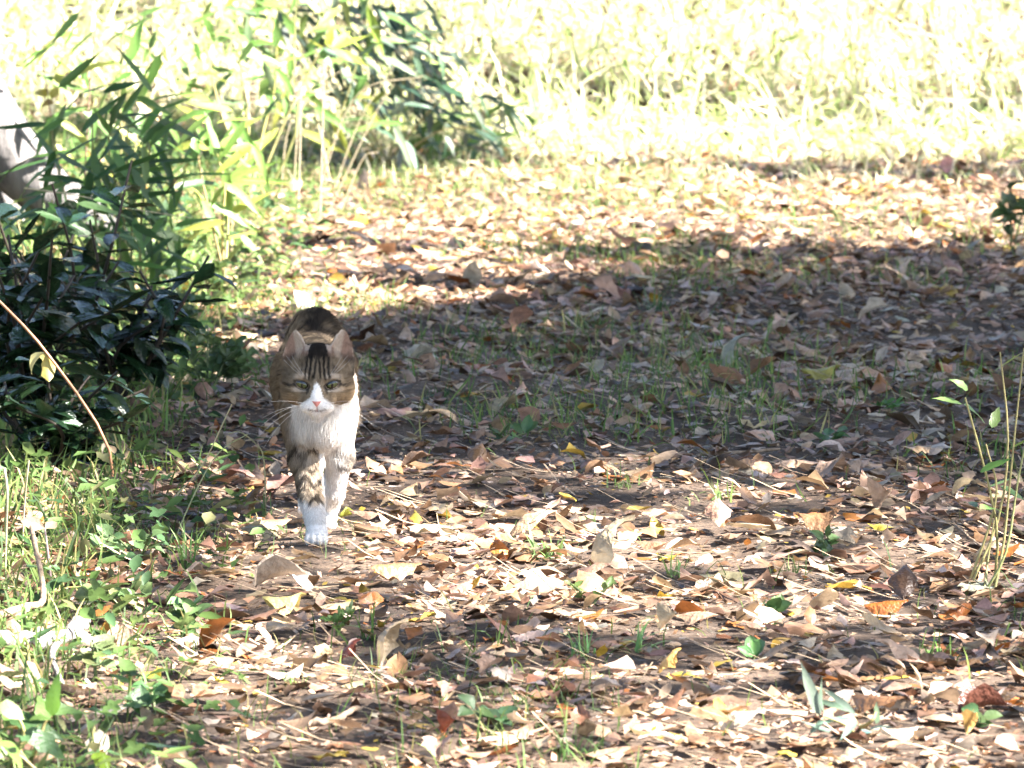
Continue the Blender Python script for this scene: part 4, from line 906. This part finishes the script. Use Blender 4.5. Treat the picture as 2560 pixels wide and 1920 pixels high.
WHITE, CREAM, TABBY, TABL, DARK, BLACK, PINK = [np.array(c) for c in ((.74, .71, .68), (.56, .48, .40), (.17, .125, .082), (.31, .24, .165), (.045, .036, .03), (.018, .016, .016), (.42, .25, .21))]
def lerp(a, b, t): return a + (b - a) * np.clip(t, 0, 1)[:, None]
def band(v, c, w_, soft=.4): return 1 - sstep(w_ * (1 - soft), w_ * (1 + soft), np.abs(v - c))
def coat(p, nrm):
    x, y, z = p.T; n = len(p)
    n1, n2, n3 = vnoise(p, 60.) - .5, vnoise(p + 5, 190.) - .5, vnoise(p * [1, .35, 1] + 9, 420.) - .5
    # agouti tabby ground with broken stripes round the flank
    c = np.repeat(TABBY[None], n, 0) * (1 + 1.1 * n3[:, None] + .5 * n2[:, None])
    c = lerp(c, TABL, .35 + n2)
    st = np.sin((y + .12 * z + .012 * n1) * 190 + n1 * 5)
    c = lerp(c, DARK, sstep(.35, .95, st) * (y > .10) * .62 * sstep(.14, .2, z))
    spine = np.abs(x + .006) + .03 * np.clip(.30 - y, 0, 1)
    c = lerp(c, BLACK, (1 - sstep(.006, .036, spine + n1 * .045)) * sstep(.18, .30, y + n1 * .06) * sstep(.225, .26, z) * .85)
    c = lerp(c, TABL * .9, sstep(.24, .14, y + n1 * .05) * sstep(.22, .26, z) * .4)  # tan lightened over the shoulders as a painted sunlit patch
    c = lerp(c, DARK, sstep(.2, .9, np.sin(y * 150 + x * 40 * np.sign(x) + n1 * 6)) * sstep(.22, .25, z) * (y > .06) * .55)
    # under side and breast white
    c = lerp(c, CREAM, sstep(.15, .115, z + n1 * .02) * (y > .1) * .8)
    front = sstep(-.006, .02, x + .040 + (z - .16) * .0 + n1 * .012) * sstep(.245, .215, z) * sstep(.115, .075, y + np.clip(x, 0, 1) * -.9)
    c = lerp(c, WHITE, front * sstep(.118, .128, z + n2 * .012))
    c = lerp(c, CREAM * 1.12, sstep(.035, .05, x) * sstep(.30, .15, y) * sstep(.10, .12, z) * .75)  # sunlight on the right flank painted as cream
    # planted leg (x<.. y<.1, z<.13): banded tabby above, white foot, white inner edge
    legL = (x < .016) & (y < .105) & (z < .15) & (x + .9 * (z - .06) * -0.0 < .016) & (y < .10)
    lc = lerp(np.repeat(TABL[None], n, 0) * (1.15 + .6 * n3[:, None]), CREAM, .45 + n2)
    lc = lerp(lc, TABBY, sstep(-.014, -.030, x + (z - .06) * .12 + n1 * .01) * .8)
    zz = z + .25 * np.abs(x + .014) + n2 * .006
    for b_, w_, k_ in ((.126, .0056, 1.), (.104, .0038, .8), (.086, .0046, 1.), (.071, .0030, .65), (.060, .0040, 1.)):
        lc = lerp(lc, DARK, band(zz + (.006 * np.sin(x * 260 + b_ * 400)), b_, w_) * k_ * (.95 + .8 * n1))
    lc = lerp(lc, WHITE, sstep(.001, .007, x - (.055 - z) * .12 + n2 * .006 - .004))
    lc = lerp(lc, WHITE, sstep(.058, .049, z + n2 * .012 + .25 * (x + .005)))
    tL = (legL * sstep(.15, .128, z + n1 * .02))
    c = lerp(c, lc, tL)
    # trailing leg: white, faint bands outside
    legR = (x > .0085) & (y > .045) & (y < .19) & (z < .14)
    rc = np.repeat(WHITE[None], n, 0)
    rc = lerp(rc, TABL, sstep(.034, .044, x + n2 * .01) * sstep(.075, .095, z) * .7)
    for b_, w_ in ((.118, .005), (.096, .004)): rc = lerp(rc, DARK, band(z + .4 * (x - .03) + n2 * .005, b_, w_) * sstep(.018, .032, x) * .7)
    c = lerp(c, rc, legR * sstep(.14, .12, z))
    c = lerp(c, WHITE, (z < .055) * (y > .18) * sstep(.05, .035, z))
    c = lerp(c, DARK, (y > .47) * (.5 + .5 * np.sin((z - y) * 160)) * .8)
    # ---------------- head, painted in front view
    z = z + HOFF
    hx, hz = x - HX, z + .139 * (y + .045) * 1.0
    ax = np.abs(hx)
    hd = (y < .062) & (z > .180) & (np.hypot(hx / .060, np.hypot(y - .0, z - .235) / .085) < 1.02) & ((z > .232) | (y < .02))
    f = lerp(np.repeat(TABBY[None], n, 0) * (1.05 + .7 * n3[:, None]), TABL, .42 + 1.3 * n2)
    f = lerp(f, np.array([.30, .21, .12]), band(hz, .219, .010) * sstep(.018, .03, ax) * .4)             # warm cheeks
    f = lerp(f, CREAM, band(hz, .2425, .0035) * band(ax, .021, .010) * .65)                                # pale brow
    f = lerp(f, CREAM, band(hz, .2245, .0030) * band(ax, .022, .012) * .6)                                # pale below the eye
    for c0, w_, z0, z1, k_ in ((.0035, .0016, .238, .267, .9), (.0095, .0017, .236, .272, .95), (.0155, .0017, .238, .268, .9), (.0215, .0014, .244, .262, .5)):
        f = lerp(f, BLACK, band(ax + .10 * (hz - .25) + n2 * .0022, c0, w_, .5) * sstep(z0 - .002, z0 + .003, hz) * sstep(z1 + .004, z1 - .004, hz) * k_)
    f = lerp(f, BLACK, sstep(.261, .271, hz + n1 * .006) * sstep(.023, .012, ax + n2 * .008) * .93)                  # black crown between the ears
    f = lerp(f, DARK, band(hz + .12 * (ax - .03), .2315, .0020) * sstep(.026, .030, ax) * sstep(.047, .040, ax) * .85)    # line from the eye's outer corner
    f = lerp(f, DARK, band(hz - .25 * (ax - .03), .2205, .0018) * sstep(.026, .034, ax) * .35)
    f = lerp(f, DARK, band(hz + 1.1 * (ax - .0125), .2230, .0042) * band(ax, .0125, .0022) * .8)          # tear line
    er = np.hypot((ax - .0208) / .0108, (hz - .2308 - .24 * (ax - .0208)) / .0061)
    f = lerp(f, BLACK, band(er, 1.0, .15, .6) * .75)
    f = lerp(f, DARK, sstep(.034, .048, ax) * sstep(.226, .236, hz) * sstep(.258, .246, hz) * .45)
    # white blaze, muzzle and chin
    wl = np.interp(ax, [0, .004, .006, .009, .013, .019, .026, .036, .05], [.233, .229, .221, .2125, .2085, .2055, .2025, .197, .190])
    f = lerp(f, WHITE, sstep(-.0016 - .11 * ax, .0016 + .06 * ax, wl - hz + n2 * (.003 + .12 * ax)))
    f = lerp(f, DARK * 3.0, band(hz, .1945 + .22 * ax, .0009) * sstep(.014, .011, ax) * (y < -.035) * .75)   # mouth
    f = lerp(f, PINK * .8, band(ax, 0, .0012) * band(hz, .1985, .004) * (y < -.04) * .8)
    # ears
    for A, vax, uax, wax, LV in EARS:
        P = p - A; u, v, w_ = P @ uax, P @ vax, P @ wax
        inn = (v > .002) & (v < LV + .006) & (np.abs(u) < .024) & (nrm @ wax > .15) & (w_ > -.012)
        hw = (.0218 * np.clip(1 - (np.clip(v, 0, LV) / LV) ** 1.35, 0, 1) ** .62) + 1e-4
        ec = lerp(np.repeat(np.array([.29, .19, .14])[None], n, 0), np.array([.44, .36, .28]), band(u * np.sign(-A[0] + HX), .007, .006) * .8)
        ec = lerp(ec, DARK * 1.2, sstep(.020, .006, v) * sstep(.008, -.004, u * np.sign(-A[0] + HX)) * .85)
        ec = lerp(ec, CREAM, sstep(.82, .97, np.abs(u) / hw) * sstep(.008, .016, v) * .6)  # rim light painted cream along the ear edge
        f = lerp(f, ec, inn * sstep(.002, .012, v))
    c = lerp(c, f, hd * 1.)
    return np.clip(c, .008, .8)
def skin_mat(name):
    m, N, L, B, O = nodes(name)
    a = N.new('ShaderNodeAttribute'); a.attribute_name = 'col'
    L.new(a.outputs['Color'], B.inputs['Base Color']); B.inputs['Roughness'].default_value = .9; B.inputs['Specular IOR Level'].default_value = .05
    tc = N.new('ShaderNodeTexCoord'); mp = N.new('ShaderNodeMapping'); mp.inputs['Scale'].default_value = (1, .4, .5); no = N.new('ShaderNodeTexNoise'); no.inputs['Scale'].default_value = 500; no.inputs['Detail'].default_value = 3
    L.new(tc.outputs['Object'], mp.inputs[0]); L.new(mp.outputs[0], no.inputs['Vector'])
    bu = N.new('ShaderNodeBump'); bu.inputs['Strength'].default_value = .35; bu.inputs['Distance'].default_value = .002
    L.new(no.outputs['Fac'], bu.inputs['Height']); L.new(bu.outputs[0], B.inputs['Normal'])
    return m
cat = empty('cat', CAT, 'brown tabby and white cat walking towards the viewer along the path', 'cat')
cme = mesh_np('cat_body', BV, BQ, coat(BV, BN)); body = link('body', cme, skin_mat('cat_coat'), cat)
bvh = BVHTree.FromPolygons([tuple(v) for v in BV], [tuple(int(i) for i in q) for q in BQ])
def face_y(x, z):
    h = bvh.ray_cast(Vector((x, -.2, z)), Vector((0, 1, 0))); return h[0].y if h[0] else -.04
# eyes: almond shaped, half closed, olive green with a dark rim
def plain(name, col, rough=.4, spec=.5):
    m, N, L, B, O = nodes(name); B.inputs['Base Color'].default_value = (*col, 1); B.inputs['Roughness'].default_value = rough; B.inputs['Specular IOR Level'].default_value = spec
    return m, N, L, B
me_, N, L, B = plain('cat_eye', (.1, .1, .1), .08, .6); at_ = N.new('ShaderNodeAttribute'); at_.attribute_name = 'col'; L.new(at_.outputs['Color'], B.inputs['Base Color'])
M_eye = me_
EYE = []
for s in (-1, 1):
    ex, ez = HX + s * .0208, .2312 - HOFF; EYE.append((ex, ez))
    yb_ = np.median([face_y(ex + a * .006, ez + b * .003) for a in (-1, 0, 1) for b in (-1, 0, 1)])
    S, T = np.meshgrid(np.linspace(-1, 1, 25), np.linspace(-1, 1, 15), indexing='ij')
    hh = np.clip(1 - S * S, 0, 1) ** .7
    lx_ = S * .0090; lz_ = T * np.where(T > 0, .0042, .0058) * hh + lx_ * s * .24
    rr = np.clip(1 - S * S - (T * .7) ** 2 * hh, 0, 1)
    ly_ = yb_ - .0012 - .0028 * np.sqrt(rr) + .35 * np.abs(lx_) * (np.sign(lx_) == s) * .8
    X = np.stack([ex + lx_, ly_, ez + lz_], -1).reshape(-1, 3)
    d = np.hypot(S * .0090, T * hh * .0042).ravel(); sx_ = np.abs(S * .0090).ravel(); tt = np.abs(T).ravel(); ss = np.abs(S).ravel()
    cc = lerp(np.repeat(np.array([[.085, .095, .03]]), len(d), 0), np.array([.05, .062, .02]), sstep(.0022, .0055, d))
    cc = lerp(cc, np.array([.004, .004, .004]), sstep(.0019, .0012, sx_))
    cc = lerp(cc, np.array([.008, .007, .006]), np.maximum(sstep(.62, .80, tt), sstep(.66, .82, ss)))
    cc = lerp(cc, np.array([.008, .007, .006]), sstep(.15, .55, T.ravel()))  # upper part painted dark for the lid and its shade
    i, j = np.meshgrid(np.arange(24), np.arange(14), indexing='ij'); b = (i * 15 + j).ravel()
    link('eye', mesh_np('eye', X, np.stack([b, b + 15, b + 16, b + 1], 1), cc), M_eye, cat)
# nose leather
yn = face_y(HX, .2085 - HOFF - .001)
nv = []; 
for t in np.linspace(0, 1, 7):
    wd_ = .0062 * (1 - t) ** .8 + .0006
    for q in np.linspace(-1, 1, 9): nv.append((HX + q * wd_, yn - .0016 + .0030 * abs(q) ** 2 + .0015 * t - .001 * math.sin(t * 3.1), (.2105 - HOFF) - .0078 * t))
i, j = np.meshgrid(np.arange(6), np.arange(8), indexing='ij'); b = (i * 9 + j).ravel()
nm_ = plain('cat_nose', (.50, .19, .16), .45, .4)[0]
link('nose', mesh_np('nose', np.array(nv), np.stack([b, b + 1, b + 10, b + 9], 1)), nm_, cat)
# whiskers
wm = plain('whisker', (.85, .83, .8), .3, .5)[0]
def whisker(P, d, l, droop):
    p0 = Vector(P); q = [p0 + Vector(d) * (l * t) + Vector((0, .25 * l * t * t, -droop * t * t)) for t in np.linspace(0, 1, 9)]
    link('whisker', mesh_np('whisker', *tube(q, np.linspace(.00013, .00006, 9), 5)), wm, cat)
for s in (-1, 1):
    for k, (zz_, up, l, dr) in enumerate(((.207, .25, .055, .01), (.204, .05, .062, .02), (.201, -.15, .065, .03), (.199, -.35, .058, .035), (.2025, -.05, .06, .028))):
        x_ = HX + s * (.015 + .002 * k); zz_ -= HOFF; whisker((x_, face_y(x_, zz_), zz_), Vector((s, -.35, up)).normalized(), l, dr)
    for k, (dx, up, l) in enumerate(((.018, 1.2, .032), (.020, .9, .036), (.022, .65, .034))):
        x_ = HX + s * dx; whisker((x_, face_y(x_, .244 - HOFF), .244 - HOFF), Vector((s * .8, -.5, up)).normalized(), l, -.003)
# fur
fr = np.random.default_rng(3)
NF = 150000
area = np.linalg.norm(fn, axis=1) * .5
fc = BV[BQ].mean(1); wgt = area * np.where(fc[:, 1] < .07, 2.2, 1.) * np.where(fc[:, 1] > .33, .6, 1.)
fi = fr.choice(len(BQ), NF, p=wgt / wgt.sum())
a, b = fr.random((NF, 1)), fr.random((NF, 1))
q = BV[BQ[fi]]; root_p = (q[:, 0] * (1 - a) + q[:, 1] * a) * (1 - b) + (q[:, 3] * (1 - a) + q[:, 2] * a) * b
rn = BN[BQ[fi, 0]]
x, y, z = root_p.T
head = (y < .055) & (z > .185) & ~((y > .02) & (z < .23))
ear = np.zeros(NF, bool)
for A, vax, uax, wax, LV in EARS:
    P = root_p - A; ear |= (P @ vax > .012) & (np.abs(P @ uax) < .03) & (P @ vax < LV + .01)
leg = (z < .11) & ~head
flow = np.tile(np.array([0., 1., -.45]), (NF, 1))
nosep = np.array([HX, -.058, .212 - HOFF])
flow = np.where(head[:, None], (root_p - nosep) * [1.2, .8, 1.0], flow)
flow = np.where((head & (np.hypot(x - HX, z - .2) < .03))[:, None], (root_p - nosep) * [1.2, 1, .6], flow)
flow = np.where(leg[:, None], np.array([0, .2, -1.]), flow)
flow = np.where(((y < .10) & (z > .10) & (z < .20) & ~head)[:, None], np.array([0, .25, -1.]), flow)
for A, vax, uax, wax, LV in EARS:
    P = root_p - A; m_ = (P @ vax > .010) & (np.abs(P @ uax) < .03); flow[m_] = vax + .25 * np.sign(A[0]) * uax
flow = flow - (flow * rn).sum(1)[:, None] * rn; flow /= np.linalg.norm(flow, axis=1)[:, None] + 1e-9
ln = np.where(head, .0050, np.where(leg, .0055, .0115)) * np.where(ear, .55, 1.) * np.where(head & (y < -.03), .55, 1.)
ln = np.where(head & (np.abs(x - HX) > .036) & (z < .235), .010, ln)
ln = np.where((~head) & (y < .11) & (z > .13), .0095, ln)
ln = np.where(z < .03, .0016, ln)
ln *= fr.uniform(.65, 1.2, NF)
lift = np.where(head, .30, .38)[:, None]
d0 = flow + rn * lift + fr.normal(0, .16, (NF, 3)); d0 /= np.linalg.norm(d0, axis=1)[:, None]
ok = np.ones(NF, bool)
for ex, ez in EYE: ok &= ~((np.hypot((x - ex) / .0098, (z - ez + .0006) / .0066) < 1) & (y < .0))
ok &= ~((np.abs(x - HX) < .007) & (np.abs(z - .2075 + HOFF) < .0055) & (y < -.045))
root_p, rn, d0, ln, flow = root_p[ok], rn[ok], d0[ok], ln[ok], flow[ok]; NF = len(root_p)
fcol = coat(root_p, rn) * np.exp(fr.normal(0, .14, (NF, 1)))
PT = np.stack([root_p + d0 * (ln * t)[:, None] + (flow * .35 - rn * .22) * (ln * t * t)[:, None] for t in (0, .33, .66, 1.)], 1)
hc = bpy.data.hair_curves.new('fur'); hc.add_curves([4] * NF)
hc.attributes['position'].data.foreach_set('vector', PT.astype(np.float32).ravel())
ra = hc.attributes.get('radius') or hc.attributes.new('radius', 'FLOAT', 'POINT')
ra.data.foreach_set('value', np.tile(np.array([.00026, .00022, .00016, .00005], np.float32), NF))
ca = hc.attributes.new('col', 'FLOAT_COLOR', 'CURVE'); c4 = np.ones((NF, 4), np.float32); c4[:, :3] = np.clip(fcol, 0, .85); ca.data.foreach_set('color', c4.ravel())
m, N, L, B, O = nodes('cat_fur'); a = N.new('ShaderNodeAttribute'); a.attribute_name = 'col'
L.new(a.outputs['Color'], B.inputs['Base Color']); B.inputs['Roughness'].default_value = .85; B.inputs['Specular IOR Level'].default_value = .05
tr = N.new('ShaderNodeBsdfTranslucent'); L.new(a.outputs['Color'], tr.inputs[0]); ms = N.new('ShaderNodeMixShader'); ms.inputs[0].default_value = .3
L.new(B.outputs[0], ms.inputs[1]); L.new(tr.outputs[0], ms.inputs[2]); L.new(ms.outputs[0], O.inputs['Surface'])
hc.materials.append(m)
fo = bpy.data.objects.new('fur', hc); COL.objects.link(fo); fo.parent = cat
